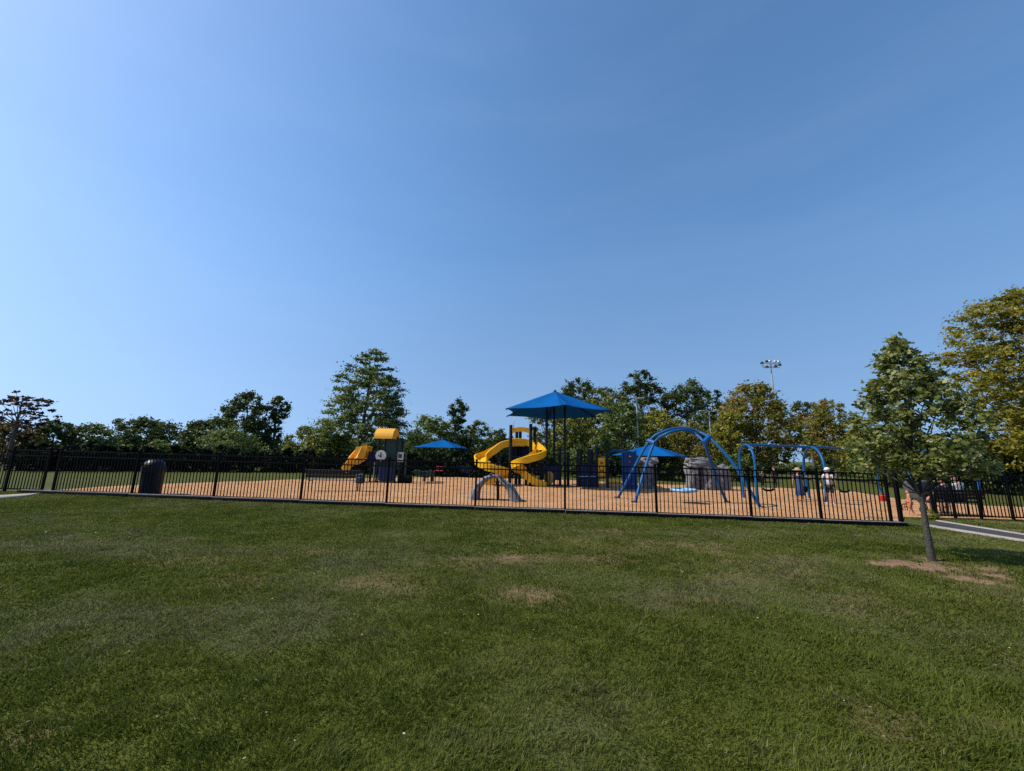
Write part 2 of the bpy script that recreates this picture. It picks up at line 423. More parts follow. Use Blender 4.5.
o = arr_mesh('mulch_ground', np.stack([VX, VY, VZ], -1).reshape(-1, 3), Fq, m, None, True); tag(o, kind='structure')

# asphalt path at the right with concrete edgings, concrete slab at the left
def strip(name, A, B, material, dz, n=30, thick=0):
    V = []; Fc = []
    for i in range(n + 1):
        t = i / n
        for p, q in (A, B):
            x = p.x + (q.x - p.x) * t; y = p.y + (q.y - p.y) * t
            V.append((x, y, gz(x, y) + dz))
    for i in range(n): Fc.append((2 * i, 2 * i + 1, 2 * i + 3, 2 * i + 2))
    o = arr_mesh(name, V, Fc, material); tag(o, kind='structure')
    if thick:
        so_ = o.modifiers.new('solid', 'SOLIDIFY'); so_.thickness = thick; so_.offset = -1
    return o
def ext(p, q, k): return q + (q - p) * k
n0, n1 = ground(930, 526.5), ground(1024, 541.5); f0, f1 = ground(940, 521.8), ground(1024, 535)
f0.x -= .12; f1.x -= .16; n1 = ext(n0, n1, 1.2); f1 = ext(f0, f1, 1.2)
strip('path', (f0, f1), (n0, n1), M['asphalt'], .022)
def off(p, q, d):
    t = (q - p).normalized(); nrm = Vector((t.y, -t.x, 0)) * d; return p + nrm, q + nrm
strip('path_edging', off(f0, f1, -.09), off(f0, f1, -.0), M['concrete'], .05, thick=.09)
strip('path_edging', off(n0, n1, .0), off(n0, n1, .09), M['concrete'], .05, thick=.09)
a0, a1, b0, b1 = ground(-45, 503.5), ground(19, 497.5), ground(-45, 498.5), ground(40, 493.8)
strip('path', (b0, b1), (a0, a1), M['concrete'], .03, thick=.06)

# grass blades on the near lawn
def blades(n, seed):
    r = np.random.default_rng(seed)
    y = .7 + r.random(n * 6) ** 1.25 * 12.6; x = (r.random(n * 6) * 2 - 1) * (y * 1.42 + 1.0)
    keep = ((x < RG0.x) & (y < fline(x) - .12)) | ((x >= RG0.x) & (y < YR - .1))
    # keep the asphalt free
    xn = n0.x + (n1.x - n0.x) * (y - n0.y) / (n1.y - n0.y); xf_ = f0.x + (f1.x - f0.x) * (y - f0.y) / (f1.y - f0.y)
    keep &= ~((x > xn - .13) & (x < xf_ + .13) & (y > min(n1.y, f1.y)) & (y < f0.y + .2))
    keep &= ~((x < b1.x + .2) & (y > a1.y - .25 + (x - a1.x) * (a1.y - a0.y) / (a1.x - a0.x)))
    keep &= r.random(len(x)) > bare(x, y) * 1.0
    keep &= r.random(len(x)) < .62 + .38 * sm((fbm(x * 7, y * 7, 50) - .30) * 3)
    x = x[keep][:n]; y = y[keep][:n]; return x, y, r
x, y, r = blades(760000, 5)
n = len(x); d = np.hypot(x, y); pl = pale(x, y); z = gnear(x, y) - .004
tuft = np.clip((.45 * fbm(x * 3.1, y * 3.1, 60) + .55 * fbm(x * 11, y * 11, 64, 3) - .5) * 2.2 + .5, 0, 1)
hgt = (.018 + .030 * r.random(n)) * (.45 + 1.15 * tuft) * (1 - .2 * pl)
wid = (.0017 + .0011 * d / 3) * (.7 + .6 * r.random(n))
az = r.random(n) * 2 * pi; lean = r.random(n) ** .8 * 1.15 * hgt
laz = r.normal(0, 1.2, n) + fbm(x * 1.3, y * 1.3, 70) * 9
sx, sy = np.cos(az) * wid, np.sin(az) * wid; lx, ly = np.cos(laz) * lean, np.sin(laz) * lean
V = np.empty((n, 5, 3))
V[:, 0] = np.stack([x - sx, y - sy, z], -1); V[:, 1] = np.stack([x + sx, y + sy, z], -1)
V[:, 2] = np.stack([x + sx * .8 + lx * .35, y + sy * .8 + ly * .35, z + hgt * .6], -1)
V[:, 3] = np.stack([x - sx * .8 + lx * .35, y - sy * .8 + ly * .35, z + hgt * .6], -1)
V[:, 4] = np.stack([x + lx, y + ly, z + hgt * .95], -1)
base = np.arange(n)[:, None] * 5
tri = np.concatenate([base + [0, 1, 2], base + [0, 2, 3], base + [3, 2, 4]], 1).reshape(-1, 3)
mott = fbm(x * 2.6 + 7, y * 3.4, 83, 4); mot2 = fbm(x * .55, y * 1.1 + 4, 87, 3)
tint = np.clip(.12 + .34 * r.random(n) + .9 * (mott - .5) + .6 * (mot2 - .5) + .45 * pl + .34 * (tuft - .5) + (r.random(n) > .955) * .5, 0, 1)
GR = leaf_mat('grass_blades', (.060, .084, .010), (.112, .134, .020), (.215, .205, .078), .35, .6, .12)
e = GR.node_tree.nodes['Color Ramp'].color_ramp.elements.new(.9); e.color = (.125, .128, .052, 1)
o = arr_mesh('grass', V.reshape(-1, 3), tri, GR, face_attr={'tint': np.repeat(tint, 3)})
tag(o, 'short mown green lawn grass with greyish dry patches', 'grass', kind='stuff')
# broad clover leaves and pale flecks between the blades
def discs(name, n, seed, smin, smax, material, label, tilt=.6, zup=.025, flt=None):
    r = np.random.default_rng(seed)
    y = .8 + r.random(n * 5) ** 1.15 * 8.5; x = (r.random(n * 5) * 2 - 1) * (y * 1.42 + .8)
    k = (fbm(x * .8, y * .8, seed + 2) > flt) & (bare(x, y) < .4) & (y < fline(x) - .3) & ~((x > 7.5) & (y > 6.6)); x = x[k][:n]; y = y[k][:n]; n = len(x)
    s = smin + (smax - smin) * r.random(n) ** 2; s = s * (1 + .06 * y); q = 6
    z = gnear(x, y) + zup * (.6 + .7 * r.random(n)); t1 = r.normal(0, tilt, n); t2 = r.normal(0, tilt, n)
    ang = np.arange(q) / q * 2 * pi; V = np.empty((n, q, 3)); rot = r.random(n) * 6.3; asp = .55 + .4 * r.random(n)
    cx = s[:, None] * np.cos(ang); cy = s[:, None] * np.sin(ang) * asp[:, None]
    px_ = cx * np.cos(rot)[:, None] - cy * np.sin(rot)[:, None]; py_ = cx * np.sin(rot)[:, None] + cy * np.cos(rot)[:, None]
    V[..., 0] = x[:, None] + px_; V[..., 1] = y[:, None] + py_; V[..., 2] = z[:, None] + px_ * t1[:, None] + py_ * t2[:, None] * .7
    o = arr_mesh(name, V.reshape(-1, 3), np.arange(n * q).reshape(n, q), material, face_attr={'tint': r.random(n)})
    return tag(o, label, 'ground cover', kind='stuff')
discs('clover', 9000, 91, .004, .010, leaf_mat('clover_leaf', (.045, .070, .008), (.070, .10, .012), (.12, .135, .03), .3, .75, .08), 'low clover and broad weeds in the lawn', .5, .028, .50)
discs('clover_bloom', 150, 95, .004, .009, leaf_mat('clover_bloom', (.30, .30, .20), (.42, .42, .32), (.55, .53, .42), .1), 'tiny white clover blooms dotted over the lawn', .3, .045, .46)
discs('fallen_leaf_litter', 80, 97, .007, .015, leaf_mat('dead_leaf', (.10, .05, .02), (.20, .11, .04), (.30, .19, .08), .15), 'scattered dry brown leaf litter on the lawn', .4, .03, .45)

# ------------------------------------------------------------------ black fence of the playground
FH = 1.34
def fence_run(name, posts, label, group, hgt=FH, pitch=.1067, pt=.0095, pr=.024):
    root = empty(name, posts[0], label, 'fence', group); o = posts[0]
    for p in posts:
        b_ = MB(o); b_.box(p + Vector((0, 0, hgt / 2 + .01)), (.055, .055, hgt + .06)); b_.box(p + Vector((0, 0, hgt + .055)), (.07, .07, .03), bev=.008)
        b_.build('post', M['black_metal'], root)
    for p, q in zip(posts[:-1], posts[1:]):
        d = q - p; ln = Vector((d.x, d.y, 0)).length; rz = atan2(d.y, d.x); b_ = MB(o)
        sl_ = atan2(d.z, ln)
        for hz in (hgt - .03, hgt - .20, .10):
            b_.box(p + d * .5 + Vector((0, 0, hz)), (ln - .056, .028, .036), rz=rz, ry=-sl_)
        k = max(1, round(ln / pitch))
        for i in range(1, k):
            c = p + d * (i / k)
            b_.box(c + Vector((0, 0, (hgt - .01 + .07) / 2)), (pt * 2, pt * 2, hgt - .08), rz=rz)
        b_.build('picket_panel', M['black_metal'], root)
    return root
mk = lambda pxs, fn: [on_line(p, fn) for p in pxs]
fence_run('picket_fence', mk([-170, -85, 4, 41], fline), 'short black picket fence run at far left beside the concrete path', 'black picket fence round the playground')
fence_run('picket_fence', mk([52, 131, 213, 300, 386, 475, 565, 657, 752, 822, 892], fline), 'long black metal picket fence along the front edge of the playground', 'black picket fence round the playground')
RP = mk([935, 956, 982, 1014, 1046, 1080, 1115], right_line)
fence_run('picket_fence', RP, 'black picket fence right of the gate opening behind the asphalt path', 'black picket fence round the playground')
gp = on_line(902, fline)
b_ = MB(gp); b_.box(gp + Vector((0, 0, FH / 2 + .02)), (.075, .075, FH + .08)); b_.box(gp + Vector((0, 0, FH + .075)), (.09, .09, .03))
o = b_.build('gate_post', M['black_metal']); o.location = gp; tag(o, 'single black gate post left of the leaning tree trunk', 'gate post')
# far fence of the playground, left half
ff = [ground(*q) for q in ((8, 472.3), (75, 472.2), (150, 472.2), (225, 472.4), (300, 473), (375, 475), (450, 477))]
fence_run('picket_fence', ff, 'far black picket fence behind the mulch in front of the dark tree-shade shrubs', 'black picket fence round the playground', 1.25, .12, .012)

# black edging boards under the fence
ed = [on_line(p, fline) + Vector((0, -.10, 0)) for p in (22, 131, 213, 300, 386, 475, 565, 657, 752, 822, 904)]
for i, (p, q) in enumerate(zip(ed[:-1], ed[1:])):
    d = q - p; b_ = MB(p + d * .5)
    b_.box(p + d * .5 + Vector((0, 0, .03)), (d.length - .02, .09, .12), rz=atan2(d.y, d.x), bev=.012)
    o = b_.build('edging_board', M['black_plastic']); o.location = p + d * .5
    tag(o, 'black plastic edging board lying along the foot of the front fence', 'edging', 'black edging boards under the front fence')

# low concrete kerb the front fence stands on
b_ = MB((0, 0, 0))
for p, q in zip(ed[:-1], ed[1:]):
    p = p + Vector((0, .155, 0)); q = q + Vector((0, .155, 0)); d = q - p
    b_.box(p + d * .5 + Vector((0, 0, .03)), (d.length - .004, .20, .14), rz=atan2(d.y, d.x))
tag(b_.build('kerb', mat('pale_concrete', (.42, .39, .37), .85, .15, 5, .3)), kind='structure')

# ------------------------------------------------------------------ trees
def leaf_cloud(name, centers, radii, per, size, material, parent, origin, rng, flat=.75, tintbase=None, shape='quad'):
    n = len(centers) * per
    C = np.repeat(np.asarray(centers), per, 0); Rr = np.repeat(np.asarray(radii), per)
    dirv = rng.normal(size=(n, 3)); dirv /= np.linalg.norm(dirv, axis=1)[:, None]
    P = C + dirv * (Rr * np.minimum(1.7, np.abs(rng.normal(0, .72, n))))[:, None] * np.array([1, 1, flat])
    a = rng.normal(size=(n, 3)); a[:, 2] *= .6; a /= np.linalg.norm(a, axis=1)[:, None]
    nrm = rng.normal(size=(n, 3)) + np.array([0, 0, .6]); b_ = np.cross(nrm, a); b_ /= np.linalg.norm(b_, axis=1)[:, None]
    s = size * (.6 + .8 * rng.random(n)); al = (s * .62)[:, None] * a; bl = (s * .42)[:, None] * b_
    cup = np.cross(a, b_) * (s * .12)[:, None]
    tb = np.repeat(tintbase if tintbase is not None else rng.random(len(centers)), per)
    tint = np.clip(tb * .65 + .35 * rng.random(n), 0, 1)
    if shape == 'quad':
        V = np.stack([P - al, P + bl - al * .1 + cup, P + al, P - bl + al * .15 + cup], 1); k = 4
    else:   # lobed leaf
        V = np.stack([P - al, P - al * .35 + bl * .95 + cup, P + al * .1 + bl * .5, P + al * .45 + bl * .8 + cup, P + al, P + al * .45 - bl * .8 + cup, P + al * .1 - bl * .5, P - al * .35 - bl * .95 + cup], 1); k = 8
    V = V - np.asarray(origin)
    return arr_mesh(name, V.reshape(-1, 3), np.arange(n * k).reshape(n, k), material, parent, face_attr={'tint': tint})

PROF = dict(
    round=lambda h: sqrt(max(0, 1 - (2 * h - 1) ** 2)) ** .8,
    oval=lambda h: (sqrt(max(0, 1 - (2 * h - .9) ** 2 / 1.21)) if h < .98 else .2),
    cone=lambda h: (1 - h) ** .85 * min(1, .55 + 2.2 * h) + .04,
    spire=lambda h: min(1, .66 + 1.8 * h) * (1 - h) ** .74 + .02,
    fir=lambda h: (1 - h) ** .75 * min(1, .62 + 2 * h) + .03,
    dome=lambda h: sqrt(max(0, 1 - h * h)),
    tall=lambda h: (.65 + .35 * sin(h * 9)) * (1 - h) ** .5 * min(1, .5 + 3 * h) + .05,
)
def tree(name, base, htot, rad, cb, prof, leafm, label, cat='tree', group=None, clumps=70, per=45, size=.3, crad=.22, trunk_r=None, seed=0,
         lean=(0, 0), barkm='bark', shape='quad', limbs=12, flat=.75, tint=None, squash=1.0, hollow=.5, gap=0.):
    """one tree: tapered trunk with limbs, crown of leaf clumps spread through the crown's volume"""
    rng = np.random.default_rng(seed); base = Vector(base)
    root = empty(name, base, label, cat, group)
    ch = htot - cb; pf = PROF[prof]; cs = []; rs = []; tb = []
    lobes = rng.random(12) * .5 + .68
    while len(cs) < clumps:
        h = rng.random()
        if rng.random() > pf(h) ** 1.2 + .12: continue
        a_ = rng.random() * 2 * pi; lob = lobes[int(a_ / (2 * pi) * 6) % 6 + 6 * int(h > .55)]
        rr = rad * pf(h) * (hollow + (1 - hollow) * rng.random() ** .5) * lob
        c = (base.x + lean[0] * (cb + h * ch) + rr * cos(a_), base.y + lean[1] * (cb + h * ch) + rr * sin(a_) * squash, base.z + cb + h * ch)
        cs.append(c); rs.append(crad * rad * (.55 + .8 * rng.random()) * (.55 + .45 * pf(h)))
        tb.append(rng.random() if tint is None else np.clip(tint(h) + rng.normal(0, .2), 0, 1))
    tr = trunk_r or htot * .022
    b_ = MB(base); k = 7; top = cb + ch * .8; pts = []
    for i in range(k):
        t = i / (k - 1); zz = t * top
        pts.append(base + Vector((lean[0] * zz + rng.normal(0, .012) * zz * .5, lean[1] * zz, zz - (.05 if i == 0 else 0))))
    b_.tube(pts, [tr * (1.25 if i == 0 else 1) * (1 - .8 * i / (k - 1)) for i in range(k)], 9)
    for j in rng.choice(len(cs), min(limbs, len(cs)), replace=False):
        c = Vector(cs[j]); hz = max(cb * .75, (c.z - base.z) - (.45 * ch * rng.random() + .1 * ch)); hz = min(hz, top * .97)
        s0 = base + Vector((lean[0] * hz, lean[1] * hz, hz)); md = (s0 + c) / 2 + Vector((0, 0, -.04 * ch * (rng.random() - .6)))
        r_ = tr * (.42 * (1 - .6 * hz / top))
        b_.tube([s0, md, c], [r_, r_ * .65, r_ * .25], 6)
    b_.build('trunk', M[barkm], root)
    leaf_cloud('crown', cs, rs, per, size, leafm, root, base, rng, flat, np.array(tb), shape)
    return root

LM = dict(
    dark=leaf_mat('leaf_dark_green', (0.027, 0.045, 0.011), (0.065, 0.092, 0.021), (0.144, 0.173, 0.045), .3, .6, .18),
    blackish=leaf_mat('leaf_blackish_green', (0.004, 0.009, 0.005), (0.008, 0.016, 0.007), (0.018, 0.030, 0.011), .1, .8, .08),  # near-black, so the leaf colour itself can stand in for tree shade
    mid=leaf_mat('leaf_mid_green', (0.052, 0.081, 0.018), (0.124, 0.169, 0.036), (0.247, 0.293, 0.091), .33),
    olive=leaf_mat('leaf_olive', (0.066, 0.078, 0.013), (0.162, 0.180, 0.031), (0.300, 0.288, 0.066), .33),
    yellow=leaf_mat('leaf_yellow_green', (0.092, 0.099, 0.011), (0.218, 0.218, 0.028), (0.380, 0.328, 0.052), .38),
    rust=leaf_mat('leaf_rusty', (0.050, 0.040, 0.012), (0.110, 0.080, 0.018), (0.190, 0.100, 0.030), .3),
    maple=leaf_mat('leaf_turning_maple', (0.084, 0.095, 0.016), (0.190, 0.185, 0.029), (0.314, 0.179, 0.045), .38),
    grey=leaf_mat('leaf_silvery_green', (.070, .084, .014), (.155, .178, .034), (.33, .34, .14), .4, .45, .35),
    gold=leaf_mat('leaf_golden_green', (.10, .104, .011), (.235, .220, .026), (.40, .32, .05), .42),
    redbrown=leaf_mat('leaf_red_brown', (0.035, 0.018, 0.012), (0.075, 0.035, 0.020), (0.110, 0.055, 0.030)),
)
def px_tree(px, top, y, hw, cbpx, prof, lm, label, name='tree', **k):
    """tree placed by where the photo shows its crown (pixel column, top row) at a chosen distance"""
    t = at(px, top, y); base = Vector((t.x, y, gz(t.x, y))); ht = t.z - base.z
    rad = (at(px + hw, 440, y).x - at(px - hw, 440, y).x) / 2
    cb = max(.15, at(px, cbpx, y).z - base.z)
    return tree(name, base, ht, rad, cb, prof, LM[lm], label, **k)
TG = 'trees behind the playground'
T = [  # px, top, distance, half width, crown bottom, profile, leaves, label, extra
    (24, 392, 27, 24, 428, 'oval', 'redbrown', 'small sparse tree with reddish brown leaves at far left', dict(clumps=70, per=16, size=.18, crad=.2, limbs=34, hollow=.35, seed=1, flat=.4)),
    (14, 424, 31, 30, 470, 'dome', 'rust', 'low rusty dark bush under the sparse reddish tree', dict(clumps=60, per=40, seed=2, name='bush')),
    (58, 420, 34, 26, 468, 'dome', 'dark', 'dark green bush right of the reddish tree', dict(clumps=70, per=45, seed=3, name='bush')),
    (94, 424, 36, 22, 470, 'dome', 'mid', 'green bush with paler leaves left of the round dark tree', dict(clumps=60, per=45, seed=4, name='bush')),
    (150, 419, 58, 29, 458, 'round', 'dark', 'round dark tree standing alone behind the dome shaped bin', dict(clumps=80, per=45, size=.5, seed=5)),
    (158, 441, 46, 15, 462, 'dome', 'mid', 'low pale olive bush in front of the round dark tree', dict(clumps=40, per=40, size=.3, seed=6, name='bush')),
    (205, 421, 50, 24, 460, 'dome', 'dark', 'dark domed tree left of the tall two headed tree', dict(clumps=80, per=45, size=.42, seed=7)),
    (250, 393, 46, 27, 458, 'oval', 'dark', 'tall dark green tree, left head of the pair left of the pointed tree', dict(clumps=80, per=50, size=.4, seed=8)),
    (279, 397, 48, 19, 460, 'tall', 'dark', 'narrow dark green tree, right head of the pair left of the pointed tree', dict(clumps=60, per=45, size=.4, seed=9)),
    (234, 428, 40, 30, 464, 'dome', 'mid', 'spreading green bush under the two headed tree pair', dict(clumps=70, per=45, seed=10, name='bush')),
    (304, 427, 40, 24, 464, 'dome', 'olive', 'yellowish green bush left of the pointed tree', dict(clumps=60, per=45, seed=11, name='bush')),
    (367, 349, 36, 64, 456, 'fir', 'mid', 'large pointed green tree behind the small yellow roofed play house', dict(clumps=250, per=46, size=.30, crad=.14, flat=.34, limbs=36, seed=12, hollow=.3, lean=(.06, 0))),
    (332, 432, 34, 26, 464, 'dome', 'olive', 'yellow green bush below the pointed tree at its left', dict(clumps=60, per=40, seed=13, name='bush')),
    (432, 417, 50, 24, 462, 'round', 'mid', 'rounded green tree right of the pointed tree', dict(clumps=70, per=45, size=.4, seed=14)),
    (459, 400, 54, 17, 455, 'tall', 'dark', 'slim upright tree standing above its neighbours left of the yellow slides', dict(clumps=60, per=45, size=.42, seed=15)),
    (478, 421, 56, 20, 462, 'dome', 'olive', 'olive tree just left of the yellow slides', dict(clumps=60, per=45, size=.4, seed=16)),
    (498, 430, 60, 16, 462, 'dome', 'dark', 'low dark tree behind the yellow slides', dict(clumps=50, per=45, size=.45, seed=17)),
    (418, 436, 44, 34, 466, 'dome', 'dark', 'dark shady bush behind the small blue canopy', dict(clumps=70, per=45, seed=18, name='bush')),
    (578, 381, 62, 24, 455, 'round', 'dark', 'tall dark tree rising right behind the big blue canopy', dict(clumps=80, per=50, size=.5, seed=19)),
    (546, 402, 66, 18, 455, 'round', 'olive', 'olive tree half hidden by the big blue canopy', dict(clumps=60, per=45, size=.5, seed=44)),
    (604, 390, 58, 24, 456, 'round', 'olive', 'broad olive tree right of the big blue canopy', dict(clumps=80, per=50, size=.48, seed=20)),
    (640, 372, 64, 22, 440, 'oval', 'dark', 'tallest dark tree of the wood behind the twin headed lamp post', dict(clumps=80, per=50, size=.5, seed=21)),
    (622, 404, 46, 27, 460, 'round', 'mid', 'sunlit green tree left of the twin headed lamp post', dict(clumps=90, per=50, size=.4, seed=22, crad=.19)),
    (572, 412, 44, 20, 462, 'round', 'olive', 'sunlit olive tree seen between the posts of the big blue canopy', dict(clumps=70, per=50, size=.38, seed=45)),
    (685, 382, 66, 26, 452, 'round', 'dark', 'dark rounded tree behind the top of the blue arch', dict(clumps=90, per=50, size=.5, seed=23)),
    (711, 389, 70, 16, 440, 'oval', 'dark', 'narrow dark tree above the thin lamp post', dict(clumps=50, per=45, size=.5, seed=24)),
    (657, 412, 50, 20, 460, 'round', 'yellow', 'yellow green tree directly behind the left shoulder of the blue arch', dict(clumps=70, per=45, size=.4, seed=25)),
    (690, 424, 46, 27, 464, 'dome', 'maple', 'low rusty yellow tree framed inside the blue arch', dict(clumps=80, per=45, size=.38, seed=26)),
    (716, 418, 58, 20, 462, 'round', 'dark', 'dark shaded tree behind the right shoulder of the blue arch', dict(clumps=60, per=45, size=.45, seed=46)),
    (752, 385, 44, 35, 462, 'oval', 'maple', 'large maple turning yellow and rust behind the left swing frame', dict(clumps=150, per=55, size=.36, crad=.19, seed=27, limbs=20)),
    (728, 412, 42, 17, 464, 'round', 'yellow', 'yellow green tree at the left foot of the large turning maple', dict(clumps=60, per=45, size=.34, seed=47)),
    (806, 399, 74, 16, 452, 'round', 'dark', 'distant dark tree at the right edge of the sky gap', dict(clumps=60, per=45, size=.5, seed=28)),
    (828, 400, 52, 24, 460, 'oval', 'maple', 'orange tinged maple right of the sky gap', dict(clumps=90, per=50, size=.4, seed=29)),
    (862, 430, 40, 30, 470, 'dome', 'yellow', 'yellow green bush behind the man in the white cap', dict(clumps=70, per=45, size=.32, seed=30, name='bush')),
    (1032, 284, 24, 74, 468, 'oval', 'gold', 'huge yellow green tree filling the right edge', dict(clumps=420, per=60, size=.25, crad=.15, seed=31, limbs=30, flat=.5, hollow=.4)),
    (930, 440, 30, 60, 492, 'dome', 'dark', 'wide dark shrub mass behind the leaning sapling', dict(clumps=130, per=60, size=.28, seed=32, name='bush', hollow=.2)),
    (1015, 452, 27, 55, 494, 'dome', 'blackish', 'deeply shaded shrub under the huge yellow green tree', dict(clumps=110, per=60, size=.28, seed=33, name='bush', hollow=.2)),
    (884, 447, 36, 30, 474, 'dome', 'mid', 'green shrub left behind the crown of the leaning sapling', dict(clumps=60, per=45, size=.3, seed=34, name='bush')),
]
for px, top, y, hw, cbp, prof, lm, lab, k in T:
    k = dict(k); q_ = k.get('size', .3)
    if px != 24: k['size'] = q_ * .56; k['per'] = int(k.get('per', 45) * 2.2); k['clumps'] = int(k.get('clumps', 70) * 1.45); k['crad'] = k.get('crad', .22) * 1.05; k['hollow'] = k.get('hollow', .5) * .6
    px_tree(px, top, y, hw, cbp, prof, lm, lab, group=TG if k.get('name', 'tree') == 'tree' else 'bushes behind the playground', cat=k.get('name', 'tree'), **k)

# the leaning sapling on the near lawn, right
tb_ = ground(932, 560.5); tt = at(893, 338, tb_.y)
ln = (tt.x - tb_.x) / (tt.z - tb_.z)
sroot = tree('sapling', tb_, tt.z - tb_.z, 1.12, at(900, 474, tb_.y).z - tb_.z, 'spire', LM['grey'], 'slim leaning young tree with silvery leaves on a bare brown patch of lawn',
     clumps=360, per=30, size=.064, crad=.15, trunk_r=.047, seed=52, lean=(ln, 0.0), barkm='grey_bark', shape='lobed', limbs=44, flat=.75, hollow=.25)

# added row of near-black shrubs standing in for tree shade along the far fence
SG = 'dark shrubs standing in for tree shade along the far fence'
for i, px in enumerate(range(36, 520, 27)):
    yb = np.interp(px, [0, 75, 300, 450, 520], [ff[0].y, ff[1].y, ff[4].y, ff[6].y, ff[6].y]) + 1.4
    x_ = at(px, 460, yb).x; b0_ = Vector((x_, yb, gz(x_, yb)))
    tree('shrub', b0_, 1.55 + .35 * random.random(), 1.5, .02, 'dome', LM['blackish'], 'dark leafy shrub added to stand in for tree shade behind the far picket fence', 'shrub', SG, clumps=46, per=52, size=.2, crad=.26, seed=200 + i, limbs=6, trunk_r=.03, hollow=.15)
# the wood far behind, one mass
rng = np.random.default_rng(77); cs = []; rs = []
for px, tp in [(q, (446 if q < 330 else 440) + 4 * sin(q * .11) + 3 * sin(q * .043 + 1) + .01 * max(0, q - 250)) for q in range(-220, 772, 5)] + [(q, 440 + 5 * sin(q * .09)) for q in range(812, 1300, 6)]:
    yw = 88 + 6 * sin(px * .05); tpz = at(px, tp, yw).z; x_ = at(px, 450, yw).x; z_ = gz(x_, yw)
    for _ in range(7): cs.append((x_ + rng.normal(0, .8), yw + rng.normal(0, 1.5), z_ + .4 + (tpz - z_ - 1) * rng.random() ** .8)); rs.append(1.1 + .5 * rng.random())
o = leaf_cloud('woodland', cs, rs, 60, .55, LM['dark'], None, (0, 0, 0), rng)
tag(o, 'far band of dark woodland behind all the single trees', 'woodland', kind='stuff')
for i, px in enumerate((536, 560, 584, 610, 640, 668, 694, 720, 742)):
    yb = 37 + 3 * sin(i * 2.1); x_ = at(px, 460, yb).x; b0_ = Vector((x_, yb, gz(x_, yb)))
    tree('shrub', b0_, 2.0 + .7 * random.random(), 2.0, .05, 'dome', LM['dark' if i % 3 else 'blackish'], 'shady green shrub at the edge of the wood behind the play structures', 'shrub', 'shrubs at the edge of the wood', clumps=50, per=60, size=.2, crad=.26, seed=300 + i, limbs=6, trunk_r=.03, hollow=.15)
# clipped hedge far right
h0, h1 = at(742, 464, 58), at(872, 464, 58)
hz0 = gz(h0.x, 58); rng = np.random.default_rng(3); cs = []
hl = h1.x - h0.x
for i in range(240):
    cs.append((h0.x + hl * rng.random(), 58 + rng.normal(0, .35), hz0 + .15 + rng.random() * (h0.z - hz0 - .35)))
hr = empty('hedge', (h0.x + hl / 2, 58, hz0), 'long clipped dark green hedge beyond the lawn behind the people', 'hedge')
leaf_cloud('foliage', cs, np.full(240, .45), 60, .28, LM['dark'], hr, hr.location, rng)
b_ = MB(hr.location); [b_.tube([(h0.x + hl * (i + .5) / 30, 58, hz0 - .05), (h0.x + hl * (i + .5) / 30 + .1, 58, hz0 + .9)], .05, 6, .03) for i in range(30)]
b_.build('stems', M['bark'], hr)

# ------------------------------------------------------------------ lamp posts
def lamp_post(px, toppx, y, label, arm=.9):
    t = at(px, toppx, y); base = Vector((t.x, y, gz(t.x, y))); h_ = t.z - base.z
    r_ = empty('street_lamp', base, label, 'street lamp', 'lamp posts among the trees')
    MB(base).tube([base, base + Vector((0, 0, h_))], .12, 10, .07).build('pole', M['galv'], r_)
    MB(base).tube([base + Vector((-arm, 0, h_ - .05)), base + Vector((arm, 0, h_ - .05))], .045, 8).build('arm', M['galv'], r_)
    for s_ in (-1, 1):
        MB(base).box(base + Vector((s_ * (arm + .15), 0, h_ - .03)), (.75, .34, .16), bev=.04).build('lamp_head', M['galv'], r_)
lamp_post(636.5, 398, 44, 'grey lamp post with two short heads left of the blue arch', .35)
lamp_post(709, 411, 50, 'thin lamp post with a wide cross arm behind the right of the blue arch', .75)
t = at(770.5, 363, 72); base = Vector((t.x, 72, gz(t.x, 72))); h_ = t.z - base.z
r_ = empty('floodlight_mast', base, 'tall floodlight mast with a ring of lamps above the maple', 'floodlight mast')
MB(base).tube([base, base + Vector((0, 0, h_))], .24, 12, .11).build('mast', M['galv'], r_)
bb = MB(base)
for zz in (-.1, -.9): bb.tube([base + Vector((-1.7, 0, h_ + zz)), base + Vector((1.7, 0, h_ + zz))], .05, 8)
ring = [base + Vector((1.5 * cos(k * pi / 8), 1.1 * sin(k * pi / 8), h_ - .45)) for k in range(16)]
bb.tube(ring, .05, 6, close=True); bb.build('crossarm', M['galv'], r_)
for (dx, dy, dz) in ((-1.65, 0, 0), (-.9, -.3, .25), (-.1, 0, .4), (.7, -.3, .3), (1.6, 0, .35), (-1.3, -.8, -.95), (.3, -.9, -.8), (1.25, -.7, -.45)):
    c = base + Vector((dx, dy, h_ + dz))
    lh = MB(base); lh.lathe(c + Vector((0, 0, -.2)), [(.30, 0), (.32, .06), (.22, .32), (.12, .42)], 12); hd = lh.build('lamp_head', M['dark_steel'] if dz < .3 else M['galv'], r_)
    MB(base).lathe(c + Vector((0, 0, -.235)), [(.27, 0), (.27, .03)], 12).build('lens', M['lamp_glass'], hd)
t = at(754, 377, 82); base = Vector((t.x, 82, gz(t.x, 82)))
b_ = MB(base); b_.tube([base, base + Vector((0, 0, (t.z - base.z) * .9)), t], [.16, .09, .03], 8); b_.lathe(base, [(.28, -.05), (.28, .12), (.17, .16)], 12)
o = b_.build('aerial_mast', M['galv']); o.location = base; tag(o, 'thin bare mast tip poking up above the crown of the turning maple', 'mast')

